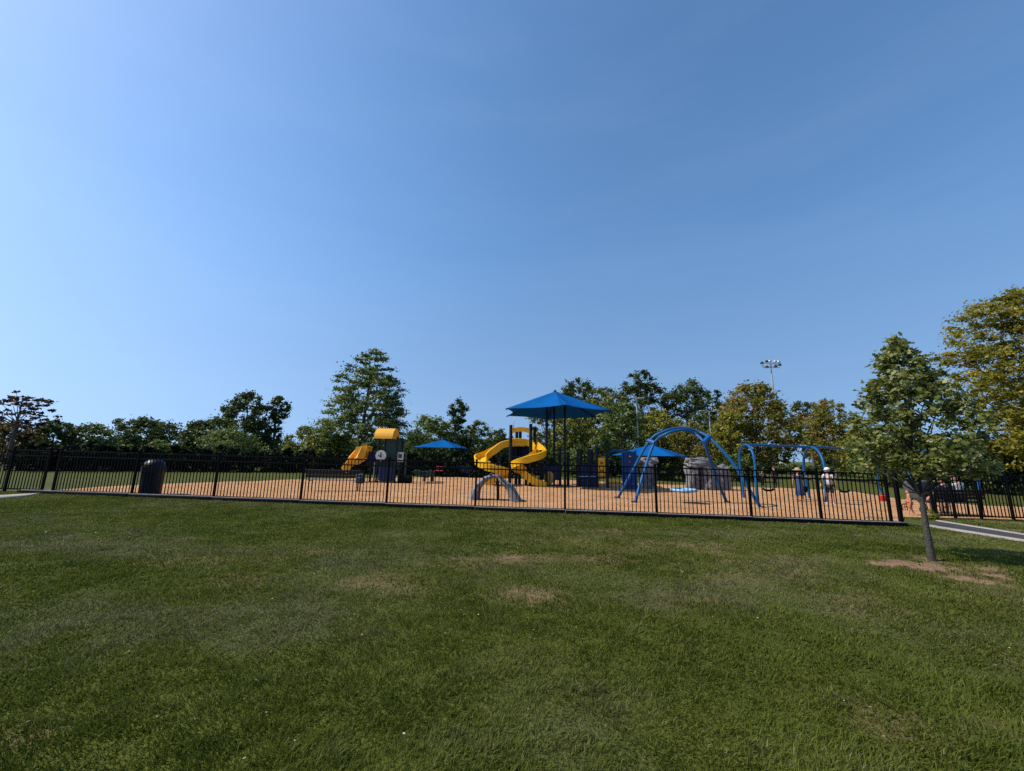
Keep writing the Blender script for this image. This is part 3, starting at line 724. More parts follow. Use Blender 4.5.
# white estate car seen from behind, far beyond the lawn
cb_ = ground(773.5, 471.5); cy = min(cb_.y, 66); c = at(773.5, 470, cy); c = Vector((c.x, cy, gz(c.x, cy)))
cr_ = empty('parked_car', c, 'white car parked far beyond the lawn under the turning maple', 'car', rz=0)
b_ = MB(c)
prof = [(-2.2, .35), (-2.25, .95), (-2.05, 1.05), (-1.75, 1.62), (-.2, 1.66), (.75, 1.08), (2.1, .92), (2.2, .4)]
b_.prism([c + Vector((-.86, yy, zz)) for yy, zz in prof], (1.72, 0, 0)); b_.build('body', M['car_white'], cr_, bevel=.06)
MB(c).add([c + Vector(q) for q in ((-.72, -2.075, 1.10), (.72, -2.075, 1.10), (.64, -1.83, 1.54), (-.64, -1.83, 1.54), (-.72, -2.0, 1.10), (.72, -2.0, 1.10), (.64, -1.76, 1.54), (-.64, -1.76, 1.54))], [(0, 1, 2, 3), (7, 6, 5, 4), (0, 4, 5, 1), (1, 5, 6, 2), (2, 6, 7, 3), (3, 7, 4, 0)]).build('rear_window', M['car_glass'], cr_)
for s_ in (-1, 1):
    MB(c).prism([c + Vector((s_ * .862, yy, zz)) for yy, zz in ((-1.7, 1.12), (-1.55, 1.5), (-.25, 1.53), (.5, 1.12))], (s_ * .012, 0, 0)).build('side_window', M['car_glass'], cr_)
    MB(c).box(c + Vector((s_ * .74, -2.25, .88)), (.2, .06, .28), bev=.02).build('tail_light', M['lamp_red'], cr_)
    for yy in (-1.35, 1.35):
        wv = [c + Vector((s_ * .80, yy + .34 * cos(k * pi / 10), .34 + .34 * sin(k * pi / 10))) for k in range(20)]
        wh = MB(c).prism(wv, (s_ * .12, 0, 0)).build('wheel', M['tyre'], cr_)
        MB(c).prism([c + Vector((s_ * .921, yy + .2 * cos(k * pi / 8), .34 + .2 * sin(k * pi / 8))) for k in range(16)], (s_ * .012, 0, 0)).build('rim', M['galv'], wh)

# ------------------------------------------------------------------ bin
p = ground(152, 497.3) + Vector((-.55, .5, 0)); p.z = gz(p.x, p.y)
r_ = empty('litter_bin', p, 'dark navy litter bin with a domed lid just inside the fence at left', 'bin')
b_ = MB(p); b_.lathe(p, [(.265, 0), (.275, .04), (.285, .42), (.29, .72), (.305, .74), (.305, .78), (.285, .785)], 28); b_.build('body', M['navy_plastic'], r_)
b_ = MB(p); b_.lathe(p, [(.308, .775), (.312, .81), (.298, .91), (.255, 1.01), (.18, 1.09), (.08, 1.13), (.015, 1.135)], 28); lid = b_.build('dome_lid', M['navy_plastic'], r_)
b_ = MB(p); b_.box(p + Vector((0, -.275, .90)), (.24, .09, .13), rx=-.25, bev=.02); b_.build('flap', M['black_plastic'], lid)

# ------------------------------------------------------------------ benches (seen from behind)
def bench(pl, pr, label, plate='grey_plate'):
    """pl, pr: ground points under the two ends of the back"""
    c = (pl + pr) / 2; d = pr - pl; rz = atan2(d.y, d.x); ln = Vector((d.x, d.y, 0)).length
    r_ = empty('park_bench', c, label, 'bench', 'park benches inside the fence', rz)
    def loc(b__): return b__
    Z0 = Vector((0, 0, 0))
    b_ = MB(Z0)
    for k in range(4): b_.box((0, .14 + .105 * k, .445), (ln, .09, .035), bev=.006)
    b_.build('seat', M[plate], r_)
    b_ = MB(Z0)
    for k in range(3): b_.box((0, .04 - .022 * k, .585 + .105 * k), (ln, .03, .092), rx=-.18 * -1, bev=.006)
    b_.build('backrest', M['bench_slat'], r_)
    for sx in (-ln * .44, ln * .44):
        b_ = MB(Z0); b_.tube([(sx, .44, 0), (sx, .42, .42)], .026, 8); b_.build('leg', M['black_metal'], r_)
        b_ = MB(Z0); b_.tube([(sx, .10, 0), (sx, .085, .42), (sx, .02, .86)], .026, 8); b_.build('leg', M['black_metal'], r_)
        b_ = MB(Z0); b_.tube([(sx, .09, .42), (sx, .44, .42)], .022, 8); b_.tube([(sx, .04, .66), (sx, .42, .66), (sx, .44, .42)], .018, 8); b_.build('armrest', M['black_metal'], r_)
    return r_
bl, br = ground(303.5, 491.5), ground(360, 492.5)
bench(bl, br, 'long black bench seen from behind inside the left front fence')
# bag hanging at the bench's right end
p = br + Vector((-.02, -.05, 0)); zz = .44
b_ = MB(p); b_.box(p + Vector((0, .03, .54)), (.34, .20, .40), bev=.06); b_.box(p + Vector((0, -.085, .49)), (.22, .07, .2), bev=.03); bo = b_.build('backpack', M['teal_dark']); bo.location = p
tag(bo, 'dark teal bag hanging on the right end of the left bench', 'bag')
s_ = MB((0, 0, 0)); s_.tube([(-.08, .13, .70), (-.08, .12, .84), (-.08, .04, .86), (-.08, -.05, .72)], .014, 6); s_.tube([(.08, .13, .70), (.08, .12, .84), (.08, .04, .86), (.08, -.05, .72)], .014, 6); s_.build('strap', M['black_plastic'], bo)
b2l, b2r = ground(938, 517.2), ground(990, 517.6)
bench(b2l, b2r, 'black bench with two seated people behind the right fence', 'bench_slat')

# ------------------------------------------------------------------ toddler play house (left)
yt = ground(388, 482.5).y; k_ = lambda px, py, dy=0: at(px, py, yt + dy)
p0 = k_(388, 482.5); p0 = Vector((p0.x, yt, gz(p0.x, yt)))
r_ = empty('play_house', p0, 'small dark play house with a yellow barrel roof and short yellow slide', 'play house')
xl, xr = k_(380, 470).x, k_(398, 470).x; zt = k_(388, 437).z
for dx in (xl, xr):
    for dy in (-.55, .55):
        MB(p0).tube([(dx, yt + dy, p0.z - .03), (dx, yt + dy, zt)], .055, 8).build('post', M['navy_steel'], r_)
zd = k_(388, 468).z
MB(p0).box(((xl + xr) / 2, yt, zd), (xr - xl + .1, 1.2, .08)).build('deck', M['navy_steel'], r_)
b_ = MB(p0); xa, xb = k_(378.5, 433).x, k_(396.5, 433).x; zb = k_(388, 439).z; rr = k_(388, 428.5).z - zb
arc = [((yt) + .72 * cos(a), zb + rr * sin(a)) for a in np.linspace(0, pi, 14)] + [(yt + .66 * cos(a), zb + (rr - .06) * sin(a)) for a in np.linspace(pi, 0, 14)]
b_.prism([(xa, a, c_) for a, c_ in arc], (xb - xa, 0, 0)); b_.build('barrel_roof', M['orange_plastic'], r_)
b_ = MB(p0); gp_ = [(yt + .655 * cos(a), zb + (rr - .065) * sin(a)) for a in np.linspace(0, pi, 14)]
b_.prism([(xb - .08, a, c_) for a, c_ in gp_], (.05, 0, 0)); b_.build('gable_panel', M['orange_plastic'], r_)
b_ = MB(p0); c_ = k_(381, 455.5, -.58); rd = .30
b_.prism([c_ + Vector((rd * cos(a), 0, rd * sin(a))) for a in np.linspace(0, 2 * pi, 24, endpoint=False)], (0, -.04, 0)); dial = b_.build('round_play_panel', M['pale_plastic'], r_)
b_ = MB(p0); b_.box(c_ + Vector((0, -.055, .06)), (.06, .03, .22)); b_.box(c_ + Vector((-.05, -.055, -.04)), (.22, .03, .06), ry=.5); b_.build('pointer', M['dark_green'], dial)
b_ = MB(p0); za, zz_ = k_(0, 452).z, k_(0, 463).z
b_.box(((xl + xr) / 2, yt - .56, zd + .28), (xr - xl - .1, .03, .62)); b_.build('wall_panel', M['dark_steel'], r_)
MB(p0).box(((xl + xr) / 2, yt + .56, (zt + zd) / 2), (xr - xl - .1, .03, (zt - zd) * .95)).build('wall_panel', M['dark_green'], r_)
b_ = MB(p0); b_.box((k_(373, 458).x, yt + .1, k_(373, 459).z), (k_(380, 458).x - k_(367, 458).x, .06, .85), bev=.02); b_.build('side_panel', M['navy_panel'], r_)
b_ = MB(p0); b_.box((k_(391, 472).x, yt - .7, k_(391, 472.5).z), (.9, .25, .85), bev=.05); b_.build('climber_panel', M['navy_panel'], r_)
b_ = MB(p0); b_.box((k_(407, 479).x, yt - .4, p0.z + .22), (.75, .5, .44), bev=.1); b_.build('step_block', M['black_plastic'], r_)
b_ = MB(p0); xx = k_(402, 455).x; b_.tube([(xx, yt - .4, p0.z), (xx, yt - .4, k_(402, 452).z)], .05, 8); b_.tube([(xx + .35, yt - .4, p0.z), (xx + .35, yt - .4, k_(402, 452).z)], .05, 8); b_.build('side_frame', M['dark_green'], r_)
b_ = MB(p0); b_.box((k_(402.5, 456).x, yt - .45, k_(402, 457).z), (.38, .05, .55), bev=.02); fr = b_.build('window_panel', M['pale_plastic'], r_)
b_ = MB(p0); b_.box((k_(402.5, 456).x, yt - .475, k_(402, 456).z), (.2, .03, .22), bev=.02); b_.build('pane', M['dark_green'], fr)
for px in (371.5, 375.5):
    b_ = MB(p0); x_ = k_(px, 470).x; b_.tube([(x_, yt - .2, p0.z - .02), (x_, yt - .2, k_(px, 462).z)], .045, 8); b_.build('leg', M['dark_steel'] if px < 373 else M['galv'], r_)
# short wavy slide: a trough with high sides
top = [k_(369, 451, 0), k_(364, 453, -.1), k_(359, 459, -.3), k_(355, 464, -.5), k_(351, 467, -.6), k_(348.5, 471, -.65), k_(346.5, 473, -.7)]
U = [(-.34, 0), (-.34, .40), (-.28, .40), (-.26, .06), (.26, .06), (.28, .40), (.34, .40), (.34, 0)]
b_ = MB(p0); b_.sweep(spline(top, 4), U); b_.build('slide', M['orange_plastic'], r_)
b_ = MB(p0); hx = k_(366, 447).x; b_.prism([(hx - .5, yt - .45, k_(0, 457).z), (hx - .42, yt - .45, k_(366, 448).z), (hx - .1, yt - .45, k_(366, 446).z), (hx + .25, yt - .45, k_(366, 446.5).z), (hx + .1, yt - .45, k_(366, 458).z)], (0, .9, 0)); b_.build('slide_hood', M['orange_plastic'], r_)

# spring rider and small things beyond
p = ground(424, 481.5)
r_ = empty('spring_rider', p, 'dark green spring rider on the mulch left of centre', 'spring rider')
b_ = MB(p); b_.prism([p + Vector(q) for q in ((-.75, -.06, .55), (-.55, -.06, .72), (-.1, -.06, .62), (.25, -.06, .66), (.42, -.06, .75), (.46, -.06, .35), (.2, -.06, .22), (-.3, -.06, .28))], (0, .12, 0)); b_.build('body_panel', M['dark_green'], r_, bevel=.02)
b_ = MB(p); b_.box(p + Vector((-.1, 0, .52)), (.4, .34, .06), bev=.02); b_.build('seat', M['black_plastic'], r_)
b_ = MB(p); b_.tube([p + Vector((.1 * cos(a), .1 * sin(a), .02 + .26 * a / 25)) for a in np.linspace(0, 25, 60)], .018, 6); b_.build('spring', M['black_metal'], r_)
b_ = MB(p); b_.tube([p + Vector((.3, -.22, .72)), p + Vector((.3, .22, .72))], .02, 8); b_.build('handle', M['black_metal'], r_)
b_ = MB(p); b_.box(p + Vector((.5, 0, .32)), (.14, .5, .62), bev=.03); b_.build('end_panel', M['navy_plastic'], r_)
p = ground(437.5, 477.2) + Vector((0, 1.2, 0)); p.z = gz(p.x, p.y)
r_ = empty('picnic_table', p, 'small pinkish red table under the small blue canopy', 'table')
MB(p).box(p + Vector((0, 0, .72)), (.7, .6, .06), bev=.02).build('tabletop', M['pink_red'], r_)
for s_ in (-1, 1):
    MB(p).box(p + Vector((0, s_ * .68, .44)), (.7, .24, .05), bev=.02).build('seat', M['pink_red'], r_)
    b_ = MB(p); b_.tube([p + Vector((s_ * .25, -.65, 0)), p + Vector((s_ * .25, -.25, .69))], .03, 8); b_.tube([p + Vector((s_ * .25, .65, 0)), p + Vector((s_ * .25, .25, .69))], .03, 8); b_.tube([p + Vector((s_ * .25, -.68, .4)), p + Vector((s_ * .25, .68, .4))], .025, 8); b_.build('leg_frame', M['black_metal'], r_)
p = ground(462, 477.6) + Vector((0, .8, 0)); p.z = gz(p.x, p.y)
r_ = empty('play_barrier', p, 'low dark navy play panel at the back edge right of the small blue canopy', 'play barrier')
for dx in (-.5, .5): MB(p).tube([p + Vector((dx, 0, -.03)), p + Vector((dx, 0, .95))], .05, 8).build('post', M['navy_steel'], r_)
MB(p).box(p + Vector((0, 0, .55)), (.95, .06, .6), bev=.02).build('panel', M['navy_panel'], r_)

# ------------------------------------------------------------------ fabric canopies
def canopy_mesh(o, apex, corners, sag=.25, n=10):
    """pyramid of fabric facets: every eave hangs in a curve between its two corners"""
    b_ = MB(o); k = len(corners); cen = sum(corners, Vector()) / k
    for i in range(k):
        A, B = corners[i], corners[(i + 1) % k]; vs = []
        for a in range(n + 1):
            t = a / n
            for j in range(n + 1):
                s_ = j / n; e = A.lerp(B, s_); bow = 4 * s_ * (1 - s_)
                e = e + (cen - e) * (.13 * bow)
                q = apex.lerp(e, t); q.z -= sag * .35 * 4 * t * (1 - t) * bow * .4
                q.z += .0
                vs.append(q)
        fs = [(a * (n + 1) + j, a * (n + 1) + j + 1, (a + 1) * (n + 1) + j + 1, (a + 1) * (n + 1) + j) for a in range(n) for j in range(n)]
        b_.add(vs, fs, True)
    return b_
def shade(name, px, apexpy, eavepy, y, rad, k, rot, label, posts, seed=0, sag=.3, yst=1.0):
    a = at(px, apexpy, y); ez = at(px, eavepy, y).z; base = Vector((a.x, y, gz(a.x, y)))
    r_ = empty(name, base, label, 'shade canopy', 'blue fabric shade canopies')
    cor = [Vector((a.x + rad * cos(rot + 2 * pi * i / k), y + rad * yst * sin(rot + 2 * pi * i / k), ez)) for i in range(k)]
    o = canopy_mesh(base, a, cor, sag).build('fabric', M['blue_fabric'], r_, fix=False)
    so_ = o.modifiers.new('solid', 'SOLIDIFY'); so_.thickness = .004
    for c_ in cor:
        b_ = MB(base); b_.tube([a - Vector((0, 0, .10)), c_ - Vector((0, 0, .05))], .035, 6); b_.build('rafter', M['navy_steel'], r_)
    MB(base).lathe(a - Vector((0, 0, .1)), [(.10, 0), (.10, .12), (.04, .2)], 10).build('cap', M['navy_steel'], r_)
    for dx, dy in posts:
        zt_ = a.z - (a.z - ez) * min(1, sqrt(dx * dx + dy * dy) / (rad * .9)) - .08
        MB(base).tube([(a.x + dx, y + dy, gz(a.x + dx, y + dy) - .05), (a.x + dx, y + dy, zt_)], .065, 10).build('post', M['navy_steel'], r_)
    return r_
YT = ground(517, 486).y
u = YT / F
big = shade('shade_canopy', 555, 391.5, 413.5, YT + .2, 57 * u, 6, -pi / 2, 'big high blue hexagonal canopy over the yellow slides', [(-8.5 * u, -.15), (0, .45), (9.5 * u, -.2)], yst=1.2)
shade('shade_canopy', 443, 439.5, 448, 33, 30 * 33 / F, 4, radians(38), 'small low blue canopy left of the yellow slides', [(-1.6, 0), (1.6, 0)])
shade('shade_canopy', 651, 444.5, 456, 33, 42 * 33 / F, 4, radians(12), 'wide low blue canopy behind the left legs of the blue arch', [(-2.2, 0), (2.2, 0)])

# ------------------------------------------------------------------ play tower with two yellow spiral slides
k_ = lambda px, py, dy=0: at(px, py, YT + dy)
p0 = k_(520, 486); p0 = Vector((p0.x, YT, gz(p0.x, YT)))
r_ = empty('play_tower', p0, 'tall navy play tower with two yellow twisting slides', 'play tower')
zd = k_(0, 446).z
for px, tp, dy in ((510.5, 425, -.1), (516.5, 430, .9), (520, 431, 1.0), (530.5, 424, -.1), (534.5, 427, .9)):
    x_ = k_(px, 450, dy).x
    MB(p0).tube([(x_, YT + dy, p0.z - .05), (x_, YT + dy, k_(px, tp, dy).z)], .095, 10).build('post', M['navy_steel'], r_)
xa, xb = k_(509, 450).x, k_(535, 450).x
MB(p0).box(((xa + xb) / 2, YT + .45, zd), (xb - xa, 1.2, .09)).build('deck', M['navy_steel'], r_)
# yellow arched header
b_ = MB(p0); z1, z0 = k_(521, 427).z, k_(521, 434).z; xa2, xb2 = k_(512, 430).x, k_(530, 430).x; xm = (xa2 + xb2) / 2; hw = (xb2 - xa2) / 2
pl = [(xm + hw * t, YT - .16, z1 - .10 * t * t + .0) for t in np.linspace(-1, 1, 9)] + [(xm + hw * t, YT - .16, z0 + .14 * (1 - t * t)) for t in np.linspace(1, -1, 9)]
b_.prism(pl, (0, .08, 0)); b_.build('arched_header', M['yellow_plastic'], r_, bevel=.02)
for px in (513.5, 532):
    b_ = MB(p0); b_.tube([k_(px, 430, .2), k_(px + .2, 421, .2), k_(px + 1.5, 418, .3)], .022, 6); b_.build('hook_bar', M['galv'], r_)
SU = [(-.33, -.02), (-.37, .36), (-.30, .38), (-.27, .06), (.27, .06), (.30, .38), (.37, .36), (.33, -.02)]
left = [(524, 446, .75), (514, 446, .75), (504, 447.5, .7), (495, 453, .6), (487, 457.5, .4), (481.5, 460.5, .05), (481, 465, -.35), (487, 469.5, -.65), (495, 472.5, -.7), (501.5, 474.5, -.4), (501.5, 478, .05), (496, 481.5, .2), (488, 487, .2), (484, 488.5, .2)]
right = [(512, 445, .75), (522, 445, .75), (531, 446.5, .7), (537, 450.5, .45), (540.5, 455.5, .0), (535.5, 459.5, -.45), (528, 462.5, -.6), (520.5, 465.5, -.55), (517.5, 469.5, -.25), (520.5, 474, -.05), (527, 479, -.1), (535, 484.5, -.2), (542, 488, -.2), (546, 488.5, -.2)]
for nme, pts in (('left', left), ('right', right)):
    b_ = MB(p0); b_.sweep(spline([k_(*q) for q in pts], 7), SU); b_.build('spiral_slide', M['yellow_plastic'], r_)
    c_ = k_(497 if nme == 'left' else 526, 470, 0)
    MB(p0).tube([(c_.x, YT, p0.z - .05), (c_.x, YT, k_(0, 452).z)], .07, 8).build('slide_post', M['navy_steel'], r_)
b_ = MB(p0); b_.box((k_(520, 455, .9).x, YT + 1.02, k_(520, 454).z), (k_(534, 455).x - k_(512, 455).x, .05, .9)); b_.build('back_panel', M['navy_panel'], r_)
# tower body under the canopy, right of the slides
for px, tp, dy in ((541, 450, .3), (560, 447, .3), (541, 450, 1.6), (560, 447, 1.6)):
    x_ = k_(px, 450, dy).x; MB(p0).tube([(x_, YT + dy, p0.z - .05), (x_, YT + dy, k_(px, tp, dy).z)], .08, 10).build('post', M['navy_steel'], r_)
xa, xb = k_(541, 460, .3).x, k_(560, 460, .3).x; zl = k_(0, 468).z
MB(p0).box(((xa + xb) / 2, YT + .95, zl), (xb - xa + .1, 1.3, .09)).build('deck', M['navy_steel'], r_)
MB(p0).box(((xa + xb) / 2, YT + .24, k_(0, 461).z), (xb - xa - .12, .05, .75), bev=.02).build('wall_panel', M['navy_panel'], r_)
MB(p0).box(((xa + xb) / 2, YT + 1.66, k_(0, 461).z), (xb - xa - .12, .05, .75), bev=.02).build('wall_panel', M['navy_panel'], r_)
b_ = MB(p0); c_ = k_(549, 478, .2); b_.prism([c_ + Vector((.30 * cos(a), 0, .38 * sin(a))) for a in np.linspace(0, 2 * pi, 20, endpoint=False)], (0, .05, 0)); b_.build('yellow_panel', mat('dull_yellow', (.30, .20, .02), .5), r_)

# second play structure further right
YS = ground(590, 488).y; k_ = lambda px, py, dy=0: at(px, py, YS + dy)
p0 = k_(592, 488); p0 = Vector((p0.x, YS, gz(p0.x, YS)))
r_ = empty('play_structure', p0, 'dark navy play structure with a yellow activity panel right of the big canopy', 'play structure')
for px, tp, dy in ((578, 449, 0), (589, 449, 0), (597, 447, 0), (607, 449, 0), (581, 449, 1.5), (592, 450, 1.5), (607, 449, 1.5), (568, 452, .8)):
    x_ = k_(px, 460, dy).x; MB(p0).tube([(x_, YS + dy, p0.z - .05), (x_, YS + dy, k_(px, tp, dy).z)], .085, 10).build('post', M['navy_steel'], r_)
zl = k_(0, 477).z
xa, xb = k_(578, 470).x, k_(607, 470).x
MB(p0).box(((xa + xb) / 2, YS + .75, zl), (xb - xa, 1.4, .09)).build('deck', M['navy_steel'], r_)
for a_, b__, z_, h_ in ((579.5, 587.5, 463, 1.25), (590.5, 595.5, 463, 1.3)):
    xa_, xb_ = k_(a_, 463).x, k_(b__, 463).x; MB(p0).box(((xa_ + xb_) / 2, YS, k_(0, z_).z), (xb_ - xa_, .05, h_), bev=.02).build('wall_panel', M['navy_panel'], r_)
xa_, xb_ = k_(597.8, 466).x, k_(605, 466).x
yp = MB(p0); yp.box(((xa_ + xb_) / 2, YS - .05, k_(601, 467).z), (xb_ - xa_, .05, 1.05), bev=.02); yp = yp.build('activity_panel', M['orange_plastic'], r_)
for z_ in (463, 471): MB(p0).box(((xa_ + xb_) / 2, YS - .085, k_(601, z_).z), ((xb_ - xa_) * .45, .02, .16), bev=.005).build('play_window', mat('brown_plastic', (.25, .08, .02), .5), yp)
b_ = MB(p0); b_.tube(spline([k_(604, 456, 1.4), k_(611, 451, 1.2), k_(620, 450, 1.0), k_(628, 452, .8)], 5), .05, 8); b_.tube(spline([k_(604, 456, .6), k_(611, 451.5, .4), k_(620, 450.5, .2), k_(628, 452.5, 0)], 5), .05, 8)
for t in np.linspace(.1, .9, 7): b_.tube([k_(604 + 24 * t, 451, 1.2), k_(604 + 24 * t, 451, .3)], .025, 6)
b_.build('overhead_ladder', M['blue_steel'], r_)
for z_ in (476.5, 478): MB(p0).tube([k_(578, z_, -.05), k_(596, z_, -.05)], .03, 6).build('rail', M['light_blue'] if z_ < 477 else M['navy_steel'], r_)
# tall blue climbing slab
p0 = ground(630, 490); yb = p0.y; k_ = lambda px, py, dy=0: at(px, py, yb + dy)
r_ = empty('climbing_slab', p0, 'tall blue climbing slab behind the left legs of the blue arch', 'climbing wall')
xa, xb = k_(624, 470).x, k_(635, 470).x; zt = k_(630, 451).z
b_ = MB(p0); b_.prism([(xa, yb - .1, p0.z - .03), (xb, yb - .1, p0.z - .03), (xb, yb - .1, zt - .05), ((xa + xb) / 2, yb - .1, zt), (xa, yb - .1, zt - .1)], (0, .18, 0)); b_.build('panel', M['blue_panel'], r_, bevel=.03)
for x_ in (xa - .06, xb + .06): MB(p0).tube([(x_, yb, p0.z - .05), (x_, yb, zt + .05)], .06, 8).build('post', M['blue_steel'], r_)
for i in range(6): MB(p0).lathe((xa + .15 + (xb - xa - .3) * random.random(), yb - .13, p0.z + .3 + .3 * i), [(.06, 0), (.07, .03), (.04, .07)], 8).build('hand_hold', M['orange_plastic'] if i % 2 else M['red_plastic'], r_)
p = ground(613, 484.3)
b_ = MB(p); b_.box(p + Vector((0, 0, .11)), (1.05, .28, .22), bev=.06); b_.box(p + Vector((.62, .08, .09)), (.4, .24, .18), bev=.05); o = b_.build('balance_beam', M['orange_plastic']); o.location = p
tag(o, 'low orange yellow balance block on the mulch beside the blue slab', 'play block')

# ------------------------------------------------------------------ grey speckled arch climber in front of the slides
pL, pR = ground(473.5, 500.5), ground(515.5, 501.5); p0 = (pL + pR) / 2; p0.z = gz(p0.x, p0.y); yc = p0.y
r_ = empty('arch_climber', p0, 'grey speckled arched climber with broad feet in front of the yellow slides', 'climber')
ap_ = at(497, 474, yc)
pts = spline([Vector((pL.x, yc + .1, p0.z - .05)), Vector((pL.x + .12, yc + .1, p0.z + .45)), Vector((pL.x + .45, yc, ap_.z - .14)), Vector((ap_.x, yc, ap_.z - .08)), Vector((pR.x - .50, yc - .05, ap_.z - .22)), Vector((pR.x - .2, yc - .1, p0.z + .45)), Vector((pR.x + .05, yc - .15, p0.z - .05))], 6)
b_ = MB(p0); k = len(pts); vs = []
for i, q in enumerate(pts):
    t = (pts[min(i + 1, k - 1)] - pts[max(i - 1, 0)]).normalized(); nrm = Vector((t.z, 0, -t.x)).normalized(); e = abs(2 * i / (k - 1) - 1)
    th = .05 + .15 * e ** 1.5; wd = .22 + .14 * e
    for a in range(8):
        c1_, s1_ = cos(pi / 8 + a * pi / 4), sin(pi / 8 + a * pi / 4); vs.append(q + nrm * th * c1_ * 1.08 + Vector((0, 1, 0)) * wd * s1_ * 1.08)
fs = [(i * 8 + a, i * 8 + (a + 1) % 8, (i + 1) * 8 + (a + 1) % 8, (i + 1) * 8 + a) for i in range(k - 1) for a in range(8)]
b_.add(vs, fs); b_.add(vs[:8], [tuple(range(8))]); b_.add(vs[-8:], [tuple(range(8))]); b_.build('arch', M['grey_rubber'], r_)
for i in (6, 10, 14, 21, 25, 29):
    q = pts[i]; MB(p0).tube([q + Vector((0, -.36, .08)), q + Vector((0, .36, .08))], .035, 8).build('grip', M['rock'], r_)
MB(p0).tube([(ap_.x + .06, yc, p0.z - .05), (ap_.x + .03, yc, ap_.z - .06)], .05, 8).build('post', M['dark_steel'], r_)

# ------------------------------------------------------------------ blue arch swing with a saucer seat
A, Bq, Cq, D = ground(617, 498.5), ground(634.5, 503), ground(727.5, 503), ground(762, 508.5)
p0 = (A + Bq + Cq + D) / 4; p0.z = gz(p0.x, p0.y)
r_ = empty('arch_swing', p0, 'large bright blue arched swing frame with paired splayed legs', 'swing')
ym = (A.y + Bq.y) / 2; yr = (Cq.y + D.y) / 2; ymid = (ym + yr) / 2
def P(px, py, y): return at(px, py, y)
tA = [A - Vector((0, 0, .05)), P(633, 470, (A.y * .55 + ym * .45)), P(649.5, 441, ym + .1), P(664, 431.5, ymid + .25), P(682, 428, ymid + .25), P(699, 432, ymid + .2), P(709, 437.5, yr + .1), P(722, 450, yr * .7 + D.y * .3), P(735, 466, yr * .4 + D.y * .6), P(749, 489, D.y * .9 + yr * .1), D - Vector((0, 0, .05))]
tB = [Bq - Vector((0, 0, .05)), P(644, 472, (Bq.y * .55 + ym * .45)), P(654.5, 443, ym - .1), P(667, 433.5, ymid - .1), P(683, 430, ymid - .1), P(695, 434, ymid), P(704, 442.5, yr), P(709.5, 458, yr * .7 + Cq.y * .3), P(718, 482, yr * .3 + Cq.y * .7), Cq - Vector((0, 0, .05))]
for q in (tA, tB): MB(p0).tube(spline(q, 6), .054, 12).build('arch_tube', M['blue_steel'], r_)
for q0, q1 in ((tA[2], tB[2]), (tA[6], tB[6])): MB(p0).tube([q0 + (q0 - q1) * .15, q1 + (q1 - q0) * .15], .10, 12).build('collar', M['blue_steel'], r_)
for q in (tA[0], tB[0], tA[-1], tB[-1]): MB(p0).lathe(q + Vector((0, 0, .05)), [(.12, 0), (.12, .05), (.09, .07)], 12).build('foot', M['dark_steel'], r_)
sc = at(684, 490, yc_ := ground(684, 503.5).y)
sr_ = empty('saucer_swing', sc, 'pale blue round saucer swing hanging under the blue arch', 'saucer swing')
b_ = MB(sc); ring = [sc + Vector((.42 * cos(a), .42 * sin(a), 0)) for a in np.linspace(0, 2 * pi, 28, endpoint=False)]
b_.tube(ring, .05, 8, close=True); b_.build('rim', M['light_blue'], sr_)
b_ = MB(sc); b_.lathe(sc, [(.03, -.11), (.21, -.09), (.33, -.04), (.40, .0), (.39, .02), (.32, -.02), (.2, -.065), (.03, -.085)], 28); b_.build('dish', M['light_blue'], sr_)
for a, hang in ((.6, tB[4]), (2.5, tB[4]), (3.8, tA[4]), (5.6, tA[4])):
    MB(sc).tube([sc + Vector((.42 * cos(a), .42 * sin(a), .03)), hang + Vector((.12 * (1 if cos(a) > 0 else -1), 0, -.07))], .008, 5).build('rope', M['black_metal'], sr_)

# ------------------------------------------------------------------ grey faux rock climbers
def boulder(o, c, size, seed, material, parent, name='boulder'):
    bm = bmesh.new(); bmesh.ops.create_cube(bm, size=1); bmesh.ops.subdivide_edges(bm, edges=bm.edges, cuts=11, use_grid_fill=True)
    from mathutils import noise as mn
    for v in bm.verts:
        d = v.co.normalized(); v.co = v.co.lerp(d * .56, .32)
        nz = mn.noise(v.co * 2.3 + Vector((seed, seed * 1.7, 0))) * .20 + mn.noise(v.co * 6 + Vector((0, seed, seed))) * .09
        v.co += d * nz
        v.co = Vector((v.co.x * size[0], v.co.y * size[1], v.co.z * size[2])) + Vector(c) - Vector(o)
    me = bpy.data.meshes.new(name); bm.to_mesh(me); bm.free(); me.materials.append(material)
    return link(bpy.data.objects.new(name, me), parent)
p0 = ground(708, 490); y_ = p0.y; k_ = lambda px, py: at(px, py, y_)
r_ = empty('rock_climber', p0, 'broad grey faux rock climber with a gap under its cap, behind the blue arch', 'climber', 'grey faux rock climbers')
zt = k_(700, 458).z - p0.z; X_ = lambda px: k_(px, 475).x
boulder(p0, (X_(699), y_, p0.z + zt * .86), (X_(710) - X_(688), .9, zt * .28), 3, M['rock'], r_, 'cap_rock')
boulder(p0, (X_(692), y_, p0.z + zt * .33), ((X_(697) - X_(687)), .8, zt * .74), 5, M['rock'], r_, 'pillar_rock')
boulder(p0, (X_(706), y_, p0.z + zt * .35), ((X_(714) - X_(701)), .9, zt * .80), 7, M['rock'], r_, 'pillar_rock')
boulder(p0, (X_(716), y_ + .1, p0.z + zt * .33), ((X_(730) - X_(706)), 1.0, zt * .80), 11, mat('dark_rock', (.13, .125, .13), .85, .4, 7, .8, bscale=9), r_, 'slope_rock')
p0 = ground(649, 489); y_ = p0.y
r_ = empty('rock_climber', p0, 'narrow grey faux rock pillar between the left legs of the blue arch', 'climber', 'grey faux rock climbers')
